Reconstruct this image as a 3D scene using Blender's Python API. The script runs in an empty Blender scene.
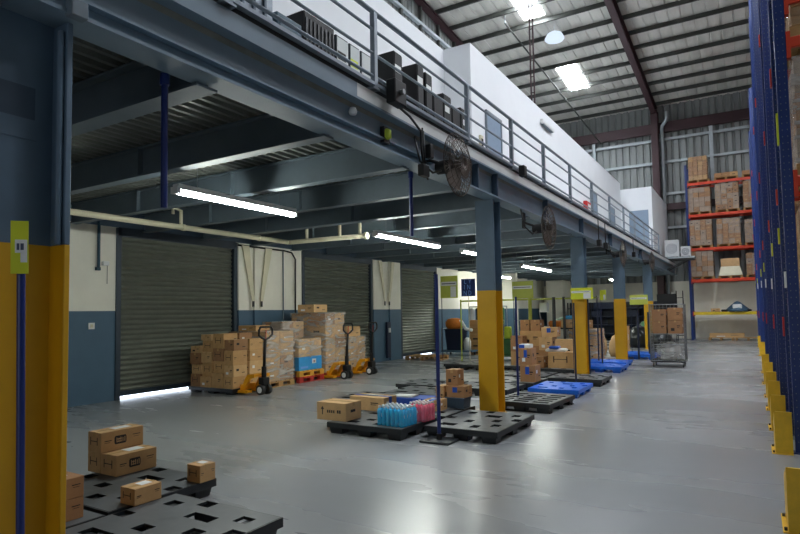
SKYE, FILLE, TUBE, EXPO = 56.0, 40.0, 76.0, 0.36
import bpy, bmesh, math, random
from mathutils import Vector, Matrix, Euler
random.seed(7)
SC = bpy.context.scene
COL = SC.collection
PI = math.pi

# ------------------------------------------------------------------ materials
MATS = {}
def srgb(r, g, b):
    def f(c):
        c /= 255.0
        return c / 12.92 if c <= 0.04045 else ((c + 0.055) / 1.055) ** 2.4
    return (f(r), f(g), f(b), 1.0)

def mat(name, rgb, rough=0.6, metal=0.0, var=0.12, scale=6.0, bump=0.0, spec=0.5, stretch=None, rvar=0.0):
    m = bpy.data.materials.new(name); m.use_nodes = True
    nt = m.node_tree; N = nt.nodes; L = nt.links
    p = N['Principled BSDF']
    p.inputs['Roughness'].default_value = rough
    p.inputs['Metallic'].default_value = metal
    p.inputs['Specular IOR Level'].default_value = spec
    tc = N.new('ShaderNodeTexCoord'); mp = N.new('ShaderNodeMapping')
    if stretch: mp.inputs['Scale'].default_value = stretch
    L.new(tc.outputs['Object'], mp.inputs['Vector'])
    nz = N.new('ShaderNodeTexNoise'); nz.inputs['Scale'].default_value = scale
    nz.inputs['Detail'].default_value = 5.0; nz.inputs['Roughness'].default_value = 0.6
    L.new(mp.outputs['Vector'], nz.inputs['Vector'])
    cr = N.new('ShaderNodeValToRGB')
    c = srgb(*rgb)
    cr.color_ramp.elements[0].position = 0.3; cr.color_ramp.elements[1].position = 0.7
    cr.color_ramp.elements[0].color = tuple(x * (1 - var) for x in c[:3]) + (1,)
    cr.color_ramp.elements[1].color = tuple(min(1, x * (1 + var)) for x in c[:3]) + (1,)
    L.new(nz.outputs['Fac'], cr.inputs['Fac']); L.new(cr.outputs['Color'], p.inputs['Base Color'])
    if rvar:
        mr = N.new('ShaderNodeMapRange')
        mr.inputs['From Min'].default_value = 0.3; mr.inputs['From Max'].default_value = 0.7
        mr.inputs['To Min'].default_value = max(0.02, rough - rvar); mr.inputs['To Max'].default_value = rough + rvar
        L.new(nz.outputs['Fac'], mr.inputs['Value']); L.new(mr.outputs['Result'], p.inputs['Roughness'])
    if bump:
        b = N.new('ShaderNodeBump'); b.inputs['Strength'].default_value = bump; b.inputs['Distance'].default_value = 0.02
        L.new(nz.outputs['Fac'], b.inputs['Height']); L.new(b.outputs['Normal'], p.inputs['Normal'])
    MATS[name] = m
    return m

def emat(name, rgb, strength):
    m = bpy.data.materials.new(name); m.use_nodes = True
    nt = m.node_tree; nt.nodes.clear()
    e = nt.nodes.new('ShaderNodeEmission'); o = nt.nodes.new('ShaderNodeOutputMaterial')
    e.inputs['Color'].default_value = srgb(*rgb); e.inputs['Strength'].default_value = strength
    nt.links.new(e.outputs[0], o.inputs[0]); MATS[name] = m
    return m

def film(name, rgb, opacity, rough=0.15):
    m = bpy.data.materials.new(name); m.use_nodes = True
    nt = m.node_tree; N = nt.nodes; L = nt.links
    p = N['Principled BSDF']; out = N['Material Output']
    p.inputs['Base Color'].default_value = srgb(*rgb); p.inputs['Roughness'].default_value = rough
    t = N.new('ShaderNodeBsdfTransparent'); mx = N.new('ShaderNodeMixShader')
    tc = N.new('ShaderNodeTexCoord'); nz = N.new('ShaderNodeTexNoise'); nz.inputs['Scale'].default_value = 1.8
    nz.inputs['Detail'].default_value = 4; nz.inputs['Distortion'].default_value = 1.5
    mp = N.new('ShaderNodeMapping'); mp.inputs['Rotation'].default_value = (0.6, 0.5, 0.2); mp.inputs['Scale'].default_value = (1, 1, 3.5)
    L.new(tc.outputs['Object'], mp.inputs['Vector']); L.new(mp.outputs['Vector'], nz.inputs['Vector'])
    mr = N.new('ShaderNodeMapRange'); mr.inputs['From Min'].default_value = 0.35; mr.inputs['From Max'].default_value = 0.7
    mr.inputs['To Min'].default_value = opacity * 0.35; mr.inputs['To Max'].default_value = min(1, opacity * 1.9)
    L.new(nz.outputs['Fac'], mr.inputs['Value']); L.new(mr.outputs['Result'], mx.inputs['Fac'])
    b = N.new('ShaderNodeBump'); b.inputs['Strength'].default_value = 0.8; b.inputs['Distance'].default_value = 0.08
    L.new(nz.outputs['Fac'], b.inputs['Height']); L.new(b.outputs['Normal'], p.inputs['Normal'])
    L.new(t.outputs[0], mx.inputs[1]); L.new(p.outputs[0], mx.inputs[2]); L.new(mx.outputs[0], out.inputs['Surface'])
    MATS[name] = m
    return m

mat('floor', (142, 145, 147), 0.27, 0, 0.04, 0.6, 0.02, 0.5, (0.35, 1.3, 1), 0.04)
mat('slate', (86, 108, 127), 0.5, 0, 0.10, 3.0)
mat('girder', (112, 132, 146), 0.42, 0, 0.08, 3.0)  # same steel paint as slate, lightened to stand for light on the girder face
mat('slate_dark', (62, 80, 98), 0.55, 0, 0.12, 3.0)
mat('beam_grey', (100, 114, 124), 0.5, 0, 0.10, 3.0)
mat('yellow', (208, 158, 14), 0.5, 0, 0.08, 2.5, 0.0, 0.5, None, 0.05)
mat('yellow_guard', (232, 184, 30), 0.45, 0, 0.12, 9.0)
mat('wall_white', (234, 231, 218), 0.75, 0, 0.04, 2.0)
mat('office_white', (232, 235, 238), 0.7, 0, 0.02, 1.5)
mat('wall_blue', (70, 98, 120), 0.6, 0, 0.06, 3.0)
mat('shutter', (116, 120, 110), 0.38, 0.3, 0.10, 4.0)
mat('shutter_frame', (48, 60, 72), 0.5, 0.2, 0.1, 4.0)
mat('deck', (118, 122, 116), 0.42, 0.3, 0.2, 5.0)
mat('roof_sheet', (196, 194, 186), 0.6, 0.1, 0.14, 0.9, 0, 0.4, (3.0, 0.5, 1))
mat('purlin', (66, 68, 64), 0.6, 0.1, 0.12, 3.0)
mat('maroon', (58, 34, 38), 0.55, 0, 0.12, 3.0)
mat('cladding', (136, 140, 138), 0.5, 0.2, 0.14, 1.2, 0, 0.4, (3, 3, 0.4))
mat('girt', (176, 184, 188), 0.5, 0.2, 0.06, 4.0)
mat('rail', (132, 142, 152), 0.4, 0.3, 0.08, 8.0)
mat('edge_white', (206, 208, 206), 0.55, 0, 0.06, 3.0)
mat('black', (8, 9, 11), 0.6, 0, 0.2, 8.0)
mat('black_plastic', (86, 90, 93), 0.42, 0, 0.14, 7.0, 0, 0.5, None, 0.08)
mat('pallet_side', (30, 34, 38), 0.5, 0, 0.14, 7.0)
mat('blue_plastic', (14, 98, 208), 0.38, 0, 0.10, 7.0)
mat('rack_blue', (6, 42, 104), 0.4, 0, 0.10, 5.0)
mat('rack_dark', (20, 32, 58), 0.5, 0, 0.10, 5.0)
mat('rack_orange', (206, 60, 24), 0.45, 0, 0.10, 5.0)
mat('rack_yellow', (226, 196, 40), 0.45, 0, 0.08, 5.0)
mat('pole_blue', (18, 40, 104), 0.35, 0, 0.08, 5.0)
mat('kraft', (192, 152, 102), 0.8, 0, 0.09, 9.0)
mat('kraft_light', (204, 166, 118), 0.8, 0, 0.08, 9.0)
mat('kraft_grey', (170, 148, 128), 0.8, 0, 0.08, 9.0)
mat('kraft_dark', (156, 116, 80), 0.8, 0, 0.10, 9.0)
mat('kraft_red', (166, 122, 82), 0.8, 0, 0.09, 9.0)
mat('tape', (196, 160, 110), 0.25, 0, 0.05, 9.0)
mat('print', (34, 28, 26), 0.7, 0, 0.1, 20.0)
mat('label', (226, 228, 226), 0.5, 0, 0.04, 20.0)
mat('blue_tape', (26, 80, 180), 0.4, 0, 0.06, 9.0)
mat('cyan_carton', (58, 150, 212), 0.5, 0, 0.08, 6.0)
mat('white', (226, 228, 228), 0.5, 0, 0.04, 5.0)
mat('wood', (170, 132, 84), 0.8, 0, 0.18, 5.0, 0, 0.3, (1, 6, 6))
mat('wood_red', (176, 44, 38), 0.65, 0, 0.12, 5.0)
mat('wood_yellow', (206, 150, 52), 0.7, 0, 0.12, 5.0)
mat('jack_yellow', (232, 158, 16), 0.4, 0, 0.06, 5.0)
mat('tyre', (34, 34, 34), 0.7, 0, 0.1, 9.0)
mat('steel', (150, 154, 156), 0.35, 0.8, 0.06, 9.0)
mat('cream', (214, 208, 180), 0.5, 0, 0.05, 6.0)
mat('sign_yellow', (206, 214, 36), 0.5, 0, 0.04, 6.0)
mat('sign_green', (190, 198, 84), 0.5, 0, 0.04, 6.0)
mat('sign_blue', (18, 44, 104), 0.5, 0, 0.05, 6.0)
mat('sign_letter', (120, 160, 230), 0.5, 0, 0.05, 6.0)
mat('ink', (70, 80, 100), 0.6, 0, 0.05, 6.0)
mat('door_grey', (132, 150, 170), 0.5, 0, 0.05, 6.0)
mat('teal', (52, 84, 100), 0.5, 0, 0.08, 5.0)
mat('teal_dark', (40, 52, 60), 0.5, 0, 0.05, 5.0)
mat('panel_grey', (198, 204, 202), 0.5, 0, 0.03, 5.0)
mat('red', (188, 34, 34), 0.45, 0, 0.06, 5.0)
mat('green', (60, 110, 70), 0.5, 0, 0.15, 5.0)
mat('bin_bag', (26, 32, 32), 0.28, 0, 0.2, 6.0, 0.6)
mat('fan_metal', (92, 84, 78), 0.4, 0.7, 0.15, 20.0)
mat('fan_blade', (120, 112, 104), 0.35, 0.6, 0.1, 20.0)
mat('water_blue', (36, 176, 226), 0.18, 0, 0.10, 18.0)
mat('water_pink', (226, 96, 120), 0.2, 0, 0.10, 18.0)
mat('orange_cloth', (206, 120, 40), 0.8, 0, 0.12, 8.0)
mat('hivis', (188, 206, 60), 0.6, 0, 0.12, 8.0)
mat('hatch_lid', (206, 186, 150), 0.8, 0, 0.05, 9.0)
emat('tube_glow', (246, 252, 244), TUBE)
emat('tube_glow_far', (244, 250, 240), TUBE*0.8)
emat('skylight', (238, 244, 252), SKYE)
emat('bay_lamp', (205, 220, 240), 1.0)
emat('daylight_gap', (225, 238, 255), 4.5)
film('wrap', (226, 224, 218), 0.28)
film('wrap_dull', (170, 160, 150), 0.16)
film('shrink', (225, 240, 250), 0.05)

# ------------------------------------------------------------------ mesh builder
class MB:
    def __init__(self): self.v = []; self.f = []; self.mi = []; self.mats = []; self.sm = []
    def m(self, name):
        if name not in self.mats: self.mats.append(name)
        return self.mats.index(name)
    def add(self, vs, fs, mt, smooth=False, M=None):
        b = len(self.v); k = self.m(mt)
        self.v += [tuple(M @ Vector(p)) if M else tuple(p) for p in vs]
        for f in fs: self.f.append([b + i for i in f]); self.mi.append(k); self.sm.append(smooth)
        return self
    def box(self, x0, x1, y0, y1, z0, z1, mt, M=None):
        vs = [(x0,y0,z0),(x1,y0,z0),(x1,y1,z0),(x0,y1,z0),(x0,y0,z1),(x1,y0,z1),(x1,y1,z1),(x0,y1,z1)]
        fs = [(0,3,2,1),(4,5,6,7),(0,1,5,4),(1,2,6,5),(2,3,7,6),(3,0,4,7)]
        return self.add(vs, fs, mt, M=M)
    def cbox(self, x0, x1, y0, y1, z0, z1, mt, c=0.006, M=None):
        # chamfered box
        bm = bmesh.new(); bmesh.ops.create_cube(bm, size=1.0)
        for v in bm.verts: v.co = Vector(((x0+x1)/2 + v.co.x*(x1-x0), (y0+y1)/2 + v.co.y*(y1-y0), (z0+z1)/2 + v.co.z*(z1-z0)))
        bmesh.ops.bevel(bm, geom=bm.edges[:], offset=c, segments=1, affect='EDGES', profile=0.5)
        bm.verts.index_update()
        self.add([v.co[:] for v in bm.verts], [[v.index for v in f.verts] for f in bm.faces], mt, M=M); bm.free()
        return self
    def frustum(self, cx, cy, z0, z1, a0, b0, a1, b1, mt, M=None):
        vs = [(cx-a0,cy-b0,z0),(cx+a0,cy-b0,z0),(cx+a0,cy+b0,z0),(cx-a0,cy+b0,z0),(cx-a1,cy-b1,z1),(cx+a1,cy-b1,z1),(cx+a1,cy+b1,z1),(cx-a1,cy+b1,z1)]
        return self.add(vs, [(0,3,2,1),(4,5,6,7),(0,1,5,4),(1,2,6,5),(2,3,7,6),(3,0,4,7)], mt, M=M)
    def cyl(self, p0, p1, r, mt, n=12, r1=None, M=None):
        p0 = Vector(p0); p1 = Vector(p1); r1 = r if r1 is None else r1
        d = (p1 - p0).normalized(); u = d.orthogonal().normalized(); w = d.cross(u)
        vs = []
        for p, rr in ((p0, r), (p1, r1)):
            for i in range(n):
                a = 2*PI*i/n; vs.append(p + (u*math.cos(a) + w*math.sin(a))*rr)
        self.add(vs, [(i, (i+1) % n, n+(i+1) % n, n+i) for i in range(n)], mt, True, M)
        self.add(vs[:n], [tuple(range(n))[::-1]], mt, False, M); self.add(vs[n:], [tuple(range(n))], mt, False, M)
        return self
    def tube(self, pts, r, mt, n=8, closed=False, M=None):
        pts = [Vector(p) for p in pts]; k = len(pts); vs = []; u = None
        for i, p in enumerate(pts):
            if closed: d = pts[(i+1) % k] - pts[i-1]
            else: d = pts[min(i+1, k-1)] - pts[max(i-1, 0)]
            d.normalize()
            if u is None: u = d.orthogonal().normalized()
            else: u = (u - d*u.dot(d)).normalized()
            w = d.cross(u)
            for j in range(n):
                a = 2*PI*j/n; vs.append(p + (u*math.cos(a) + w*math.sin(a))*r)
        fs = []
        for i in range(k if closed else k-1):
            for j in range(n):
                a, b = i*n+j, i*n+(j+1) % n; c, d2 = ((i+1) % k)*n+(j+1) % n, ((i+1) % k)*n+j
                fs.append((a, b, c, d2))
        if not closed: fs += [tuple(range(n))[::-1], tuple(range((k-1)*n, k*n))]
        return self.add(vs, fs, mt, True, M)
    def lathe(self, prof, mt, c=(0, 0), n=16, M=None):
        vs = []
        for r, z in prof:
            for i in range(n):
                a = 2*PI*i/n; vs.append((c[0]+r*math.cos(a), c[1]+r*math.sin(a), z))
        fs = [(i*n+j, i*n+(j+1) % n, (i+1)*n+(j+1) % n, (i+1)*n+j) for i in range(len(prof)-1) for j in range(n)]
        fs += [tuple(range(n))[::-1], tuple(range((len(prof)-1)*n, len(prof)*n))]
        return self.add(vs, fs, mt, True, M)
    def quad(self, a, b, c, d, mt): return self.add([a, b, c, d], [(0, 1, 2, 3)], mt)
    def prism(self, poly, axis, a0, a1, mt, M=None):
        # poly in the two other axes (cyclic order), extruded along axis
        def P(u, v, w): return {'x': (w, u, v), 'y': (u, w, v), 'z': (u, v, w)}[axis]
        n = len(poly); vs = [P(u, v, a0) for u, v in poly] + [P(u, v, a1) for u, v in poly]
        fs = [(i, (i+1) % n, n+(i+1) % n, n+i) for i in range(n)] + [tuple(range(n))[::-1], tuple(range(n, 2*n))]
        return self.add(vs, fs, mt, M=M)
    def build(self, name, parent=None, loc=None):
        me = bpy.data.meshes.new(name); me.from_pydata(self.v, [], self.f)
        for k in self.mats: me.materials.append(MATS[k])
        me.polygons.foreach_set('material_index', self.mi); me.polygons.foreach_set('use_smooth', self.sm)
        bm = bmesh.new(); bm.from_mesh(me); bmesh.ops.recalc_face_normals(bm, faces=bm.faces); bm.to_mesh(me); bm.free()
        me.update()
        o = bpy.data.objects.new(name, me); COL.objects.link(o)
        if parent: o.parent = parent
        if loc: o.location = loc
        return o

def thing(name, label, cat, loc=(0, 0, 0), rz=0, group=None):
    o = bpy.data.objects.new(name, None); COL.objects.link(o)
    o.empty_display_size = 0.1; o.location = loc; o.rotation_euler = (0, 0, rz)
    return tag(o, label, cat, group)
def tag(o, label, cat, group=None, kind=None):
    o['label'] = label; o['category'] = cat
    if group: o['group'] = group
    if kind: o['kind'] = kind
    return o
def struct(name, mb, label=None, parent=None):
    o = mb.build(name, parent)
    if parent is None: o['kind'] = 'structure'
    if label: o['label'] = label
    return o
def copy_tree(o, parent=None):
    c = o.copy(); COL.objects.link(c); c.parent = parent
    for ch in CHILD.get(o.name, []): copy_tree(ch, c)
    return c
CHILD = {}
def dup(root, loc, rz=0, label=None, group=None):
    def rec(o, par):
        c = o.copy(); COL.objects.link(c); c.parent = par
        for ch in o.children: rec(ch, c)
        return c
    r = rec(root, None); r.location = loc; r.rotation_euler = (0, 0, rz)
    if label: r['label'] = label
    if group: r['group'] = group
    return r

XW = -10.6      # left wall face
YB = 34.2       # back wall face
XR = 9.0
YF = -6.0
ZF = 3.95       # mezzanine floor
def roofz(y): return 12.75 + 0.08*(34 - y) if y > 14 else 12.75 + 0.08*20 - 0.08*(14 - y)
# ------------------------------------------------------------------ room shell
m = MB(); m.box(XW-0.3, XR+0.2, YF-6, YB+0.3, -0.2, 0, 'floor'); struct('floor', m)

# left wall : piers and lintel, split by the shutters
DOORS = [(6.85, 9.86), (12.33, 15.7), (17.55, 20.25)]
m = MB()
segs = [(YF, 0.9), (3.7, 6.85), (9.86, 12.33), (15.7, 17.55), (20.25, YB)]
for a, b in segs:
    m.box(XW-0.25, XW, a, b, 0, 1.73, 'wall_blue'); m.box(XW-0.25, XW, a, b, 1.73, 3.37, 'wall_white')
m.box(XW-0.25, XW, YF, YB, 3.37, 3.74, 'slate_dark')
m.box(XW-0.25, XW, 0.9, 3.7, 0, 3.37, 'wall_white')
struct('wall_left', m)
# projecting pilasters on piers
m = MB()
for a, b in ((9.92, 10.25), (10.45, 11.1), (15.75, 16.2), (16.75, 17.45)):
    m.box(XW, XW+0.06, a, b, 0, 1.73, 'wall_blue'); m.box(XW, XW+0.06, a, b, 1.73, 3.36, 'wall_white')
struct('trim_1', m)
# corrugated upper gable wall with posts and girts
def corr_wall_x(x, y0, y1, z0, zf, mt, p=0.28, d=0.035):
    m = MB(); y = y0; vs = []; fs = []
    prof = []
    while y < y1:
        prof += [(y, 0), (y+p*0.6, 0), (y+p*0.7, d), (y+p*0.9, d)]; y += p
    prof.append((y1, 0))
    for yy, dd in prof:
        yy = min(yy, y1); vs += [(x-dd, yy, z0), (x-dd, yy, zf(yy))]
    for i in range(len(prof)-1): fs.append((2*i, 2*i+2, 2*i+3, 2*i+1))
    m.add(vs, fs, mt); return m
def corr_wall_y(y, x0, x1, z0, z1, mt, p=0.36, d=0.09):
    m = MB(); x = x0; prof = []
    while x < x1:
        prof += [(x, 0), (x+p*0.6, 0), (x+p*0.7, d), (x+p*0.9, d)]; x += p
    prof.append((x1, 0)); vs = []; fs = []
    for xx, dd in prof:
        xx = min(xx, x1); vs += [(xx, y+dd, z0), (xx, y+dd, z1)]
    for i in range(len(prof)-1): fs.append((2*i, 2*i+2, 2*i+3, 2*i+1))
    m.add(vs, fs, mt); return m
m = corr_wall_x(XW-0.1, YF, YB, 3.8, lambda y: roofz(y), 'cladding')
struct('wall_left', m)
for i in range(17):
    y = 7.4 + 1.5*i
    m = MB(); m.box(XW-0.06, XW+0.06, y-0.06, y+0.06, ZF, roofz(y)-0.35, 'purlin'); struct('wall_post', m)
for z in (7.6, 8.9, 10.2, 11.5, 12.8):
    m = MB(); m.box(XW-0.06, XW+0.08, YF, YB, z, z+0.11, 'girt'); struct('wall_girt', m)

# back wall
m = MB(); m.box(XW-0.25, XR, YB, YB+0.25, 0, 3.05, 'wall_white'); struct('wall_back', m)
m = MB(); m.box(XW, -4.7, YB-0.02, YB, 0, 1.6, 'wall_blue'); struct('trim_2', m)
m = corr_wall_y(YB+0.1, XW-0.2, XR, 3.05, roofz(34)+0.1, 'cladding'); struct('wall_back', m)
for z in (4.55, 5.9, 7.75, 9.5, 10.75):
    m = MB(); m.box(XW, XR, YB-0.06, YB+0.08, z, z+0.13, 'girt'); struct('wall_girt', m)
for x in (-7.4, -1.45, 0.6, 3.6):
    m = MB(); m.box(x-0.09, x+0.09, YB-0.12, YB-0.02, 3.05, 11.2, 'girt'); struct('wall_post', m)
m = MB(); m.box(XW, XR, YB-0.25, YB-0.05, 11.15, 11.7, 'maroon'); struct('eave_beam', m)
m = MB(); m.box(-4.2, 2.2, YB-0.22, YB-0.05, 6.9, 7.25, 'maroon'); struct('eave_beam', m)
for x in (-4.08, 2.4):
    m = MB()
    for yy in (33.45, 33.95): m.box(x-0.17, x+0.17, yy-0.02, yy+0.02, 0, 12.3, 'maroon')
    m.box(x-0.015, x+0.015, 33.45, 33.95, 0, 12.3, 'maroon'); struct('portal_column', m)
# right and front walls
m = MB(); m.box(XR, XR+0.2, YF, YB, 0, 15, 'cladding'); struct('wall_right', m)
m = MB(); m.box(XW, -3.8, YF-0.2, YF, 0, 13, 'cladding'); m.box(0.0, XR, YF-0.2, YF, 0, 13, 'cladding'); m.box(-3.8, 0.0, YF-0.2, YF, 4.6, 13, 'cladding')  # opening is made up, placed to suit the rear fill lamp
struct('wall_front', m)

# roof sheeting with ribs along the slope
m = MB(); p = 0.45; x = XW-0.3; prof = []
while x < XR:
    prof += [(x, 0), (x+p*0.82, 0), (x+p*0.87, 0.035), (x+p*0.95, 0.035)]; x += p
SKY = [(-7.6, -6.65, 27.25, 30.1), (-7.55, -6.7, 20.0, 22.8), (-7.55, -6.7, 12.5, 15.5), (0.3, 1.2, 19.5, 22.4), (0.3, 1.2, 12.5, 15.5), (0.3, 1.2, 5, 8), (5.0, 5.9, 12.5, 15.5), (5.0, 5.9, 20, 23)]  # first two are in view; the unseen rest are added to brighten the hall
for (ya, yb) in ((YF-0.2, 14), (14, YB+0.4)):
    vs = []; fs = []
    for xx, dd in prof: vs += [(xx, ya, roofz(ya)+dd), (xx, yb, roofz(yb)+dd)]
    for i in range(len(prof)-1): fs.append((2*i, 2*i+2, 2*i+3, 2*i+1))
    m.add(vs, fs, 'roof_sheet')
struct('ceiling', m)
for i, (x0, x1, y0, y1) in enumerate(SKY):
    m = MB(); m.add([(x0, y0, roofz(y0)-0.02), (x1, y0, roofz(y0)-0.02), (x1, y1, roofz(y1)-0.02), (x0, y1, roofz(y1)-0.02),
                     (x0, y0, roofz(y0)-0.005), (x1, y0, roofz(y0)-0.005), (x1, y1, roofz(y1)-0.005), (x0, y1, roofz(y1)-0.005)],
                    [(0,3,2,1),(4,5,6,7),(0,1,5,4),(1,2,6,5),(2,3,7,6),(3,0,4,7)], 'skylight')
    struct('window_%d' % (i+1), m, 'translucent roof light panel glowing as daylight, added for light where out of view')
y = 33.6
while y > 8:
    z = roofz(y)
    m = MB(); m.box(XW, XR, y-0.03, y+0.03, z-0.19, z-0.03, 'purlin'); m.box(XW, XR, y-0.03, y+0.05, z-0.20, z-0.185, 'purlin')
    struct('roof_purlin', m); y -= 1.32
for x in (XW+0.1, -4.08, 2.4, 8.9):
    m = MB()
    for (ya, yb) in ((YF, 14), (14, 34.0)):
        za, zb = roofz(ya), roofz(yb)
        dd = 0.45 if x > -9 else 0.12
        for (w, t0, t1) in ((0.13, 0.2, 0.23), (0.012, 0.23, 0.2+dd), (0.13, 0.2+dd, 0.235+dd)):
            m.add([(x-w,ya,za-t1),(x+w,ya,za-t1),(x+w,yb,zb-t1),(x-w,yb,zb-t1),(x-w,ya,za-t0),(x+w,ya,za-t0),(x+w,yb,zb-t0),(x-w,yb,zb-t0)],
                  [(0,3,2,1),(4,5,6,7),(0,1,5,4),(1,2,6,5),(2,3,7,6),(3,0,4,7)], 'maroon')
    struct('roof_rafter', m)

# high-bay lamp
t = thing('high_bay_lamp', 'round domed lamp hanging under the roof between the two roof lights', 'ceiling lamp', (-6.47, 23.3, 12.75))
m = MB(); m.lathe([(0.06, 0.30), (0.16, 0.28), (0.3, 0.2), (0.38, 0.05), (0.40, 0.0)], 'bay_lamp'); m.build('reflector', t)
m = MB(); m.lathe([(0.38, 0.0), (0.36, -0.05), (0.2, -0.09), (0.05, -0.1)], 'bay_lamp'); m.build('lens', t)
m = MB(); m.cyl((0, 0, 0.28), (0, 0, 0.6), 0.012, 'steel', 6); m.build('hanging_rod', t)

# long conduit and hanging maroon pipes under the roof
m = MB(); m.cyl((-8.13, 22.07, 13.35), (-7.0, 34.05, 11.1), 0.035, 'purlin', 8); m.cyl((-8.13, 22.07, 13.35), (-8.13, 22.07, 13.72), 0.02, 'girt', 6)
tag(m.build('roof_pipe'), 'thin grey pipe running down diagonally below the roof sheets', 'pipe')
m = MB()
for dx in (-0.06, 0.06): m.cyl((-6.55+dx, 20.5, 7.2), (-6.55+dx, 20.5, 13.55), 0.03, 'maroon', 8)
for k in range(9): m.box(-6.6, -6.5, 20.49, 20.51, 7.8+0.6*k, 7.83+0.6*k, 'maroon')
tag(m.build('riser_pipe'), 'twin maroon vertical pipe rising behind the white office to the roof', 'pipe')
m = MB(); m.tube([(-3.76, 33.85, 0), (-3.76, 33.85, 11.3), (-3.72, 33.75, 11.45), (-3.52, 33.6, 11.65), (-3.47, 33.6, 11.75), (-3.47, 33.6, 12.15)], 0.09, 'girt', 10)
tag(m.build('downpipe'), 'pale rainwater downpipe with an offset top beside the maroon column', 'pipe')

# ------------------------------------------------------------------ shutters
m = MB(); m.box(XW-0.6, XW-0.55, 3.6, 21, -0.02, 0.5, 'daylight_gap'); 
for i, (y0, y1) in enumerate(DOORS):
    gap = 0.06 if i != 1 else 0.0
    root = thing('door_%d' % (i+1), ['grey roller shutter nearest the camera with a bright gap below it', 'grey roller shutter between the two middle piers behind the wrapped pallets', 'grey roller shutter furthest down the left wall'][i], 'shutter', (XW, (y0+y1)/2, 0))
    root['kind'] = 'structure'
    hw = (y1-y0)/2
    s = MB(); z = 0.14; vs = []; fs = []; prof = []
    while z < 3.36:
        for q in range(4):
            a = q/4.0; prof.append((z+0.1*a, -0.088 + 0.045*abs(math.sin(PI*a))))
        z += 0.1
    for zz, dx in prof: vs += [(dx, -hw, zz), (dx, hw, zz)]
    for k in range(len(prof)-1): fs.append((2*k, 2*k+1, 2*k+3, 2*k+2))
    s.add(vs, fs, 'shutter', False); s.build('shutter_curtain', root)
    s = MB(); s.box(-0.09, -0.04, -hw+0.05, hw-0.05, gap, 0.16, 'shutter_frame'); s.build('bottom_bar', root)
    for sg in (-1, 1):
        s = MB(); s.box(-0.12, 0.03, sg*hw-0.05, sg*hw+0.05, 0, 3.36, 'shutter_frame'); s.build('guide_rail', root)
    s = MB(); s.box(-0.2, 0.03, -hw, hw, 3.2, 3.38, 'shutter_frame'); s.build('roller_housing', root)
# daylight seen under the shutters
m = MB()
m.box(XW-0.24, XW-0.2, 6.95, 9.8, 0.0, 0.06, 'daylight_gap'); struct('window_11', m, 'strip of daylight under the nearest shutter')
m = MB(); m.box(XW-0.24, XW-0.2, 18.4, 20.15, 0.0, 0.06, 'daylight_gap'); struct('window_12', m, 'strip of daylight under the farthest shutter')

# ------------------------------------------------------------------ mezzanine
m = MB(); m.box(XW, -3.34, YF+0.5, 33.9, 3.775, ZF, 'edge_white'); struct('mezzanine_slab', m)
# corrugated deck soffit
m = MB(); x = XW; prof = []
while x < -3.5:
    prof += [(x, 3.77), (x+0.06, 3.77), (x+0.08, 3.71), (x+0.13, 3.71), (x+0.15, 3.77)]; x += 0.15
vs = []; fs = []
for xx, zz in prof: vs += [(xx, YF+0.6, zz), (xx, 33.8, zz)]
for i in range(len(prof)-1): fs.append((2*i, 2*i+2, 2*i+3, 2*i+1))
m.add(vs, fs, 'deck'); struct('mezzanine_deck', m)
# cross beams
def ibeam_x(y, x0, x1, z0, z1, w, mt, t=0.02):
    m = MB(); m.box(x0, x1, y-w/2, y+w/2, z0, z0+t, mt); m.box(x0, x1, y-w/2, y+w/2, z1-t, z1, mt); m.box(x0, x1, y-0.008, y+0.008, z0+t, z1-t, mt)
    return m
k = 0
y = 2.96 - 1.49*4
while y < 33:
    w = 0.20 if k % 4 == 0 else 0.15
    z0 = 3.33
    m = ibeam_x(y, XW, -3.48, z0, 3.70, w, 'beam_grey')
    for xx in (-8.6, -6.4): m.box(xx-0.01, xx+0.01, y-w/2, y+w/2, z0+0.02, 3.68, 'beam_grey')
    struct('mezzanine_cross_beam', m); y += 1.49; k += 1
# edge girder
m = MB()
m.box(-3.55, -3.30, YF+0.5, 33.8, 3.36, 3.385, 'girder')
m.box(-3.44, -3.42, YF+0.5, 33.8, 3.385, 3.76, 'girder')
m.box(-3.55, -3.29, YF+0.5, 33.8, 3.755, 3.78, 'girder')
m.box(-3.42, -3.36, YF+0.5, 6.5, 3.50, 3.52, 'girder')
struct('edge_girder', m)
m = MB(); m.box(-3.34, -3.31, YF+0.5, 4.7, 3.78, 3.93, 'girder'); m.box(-3.34, -3.31, 4.7, 33.8, 3.78, 3.93, 'edge_white'); struct('trim_3', m)
m = MB(); m.box(-3.33, -3.27, YF+0.5, 27, 3.985, 4.02, 'rail'); m.box(-3.37, -3.35, YF+0.5, 33.8, 3.93, 4.0, 'black'); struct('trim_4', m)
for y in (7.75, 8.5, 13.9, 11.1, 17.2, 19.2, 22.5, 25.2):
    m = MB(); m.box(-3.45, -3.32, y-0.012, y+0.012, 3.385, 3.755, 'slate_dark'); struct('girder_stiffener', m)
# railing
t = thing('guard_railing', 'grey steel guard railing along the open edge of the mezzanine', 'railing', (-3.3, 0, 3.95))
ys = [-0.9, 1.0, 3.0, 5.0, 7.35, 9.1, 10.85, 12.75, 14.8, 16.9, 19, 21, 23, 25, 27]
for y in ys:
    m = MB(); m.box(-0.028, 0.028, y-0.028, y+0.028, 0, 0.83, 'rail'); m.box(-0.05, 0.03, y-0.06, y+0.06, 0, 0.02, 'rail'); m.build('post', t)
for z, r in ((0.84, 0.026), (0.645, 0.016), (0.385, 0.016), (0.14, 0.018)):
    m = MB(); m.tube([(0, -2, z), (0, 27, z)], r, 'rail', 8); m.build('rail', t)
m = MB()
for z in (0.84, 0.645, 0.385, 0.14): m.tube([(0, 27, z), (-0.75, 27.0, z)], 0.018, 'rail', 8)
m.build('end_rail', t)

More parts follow.
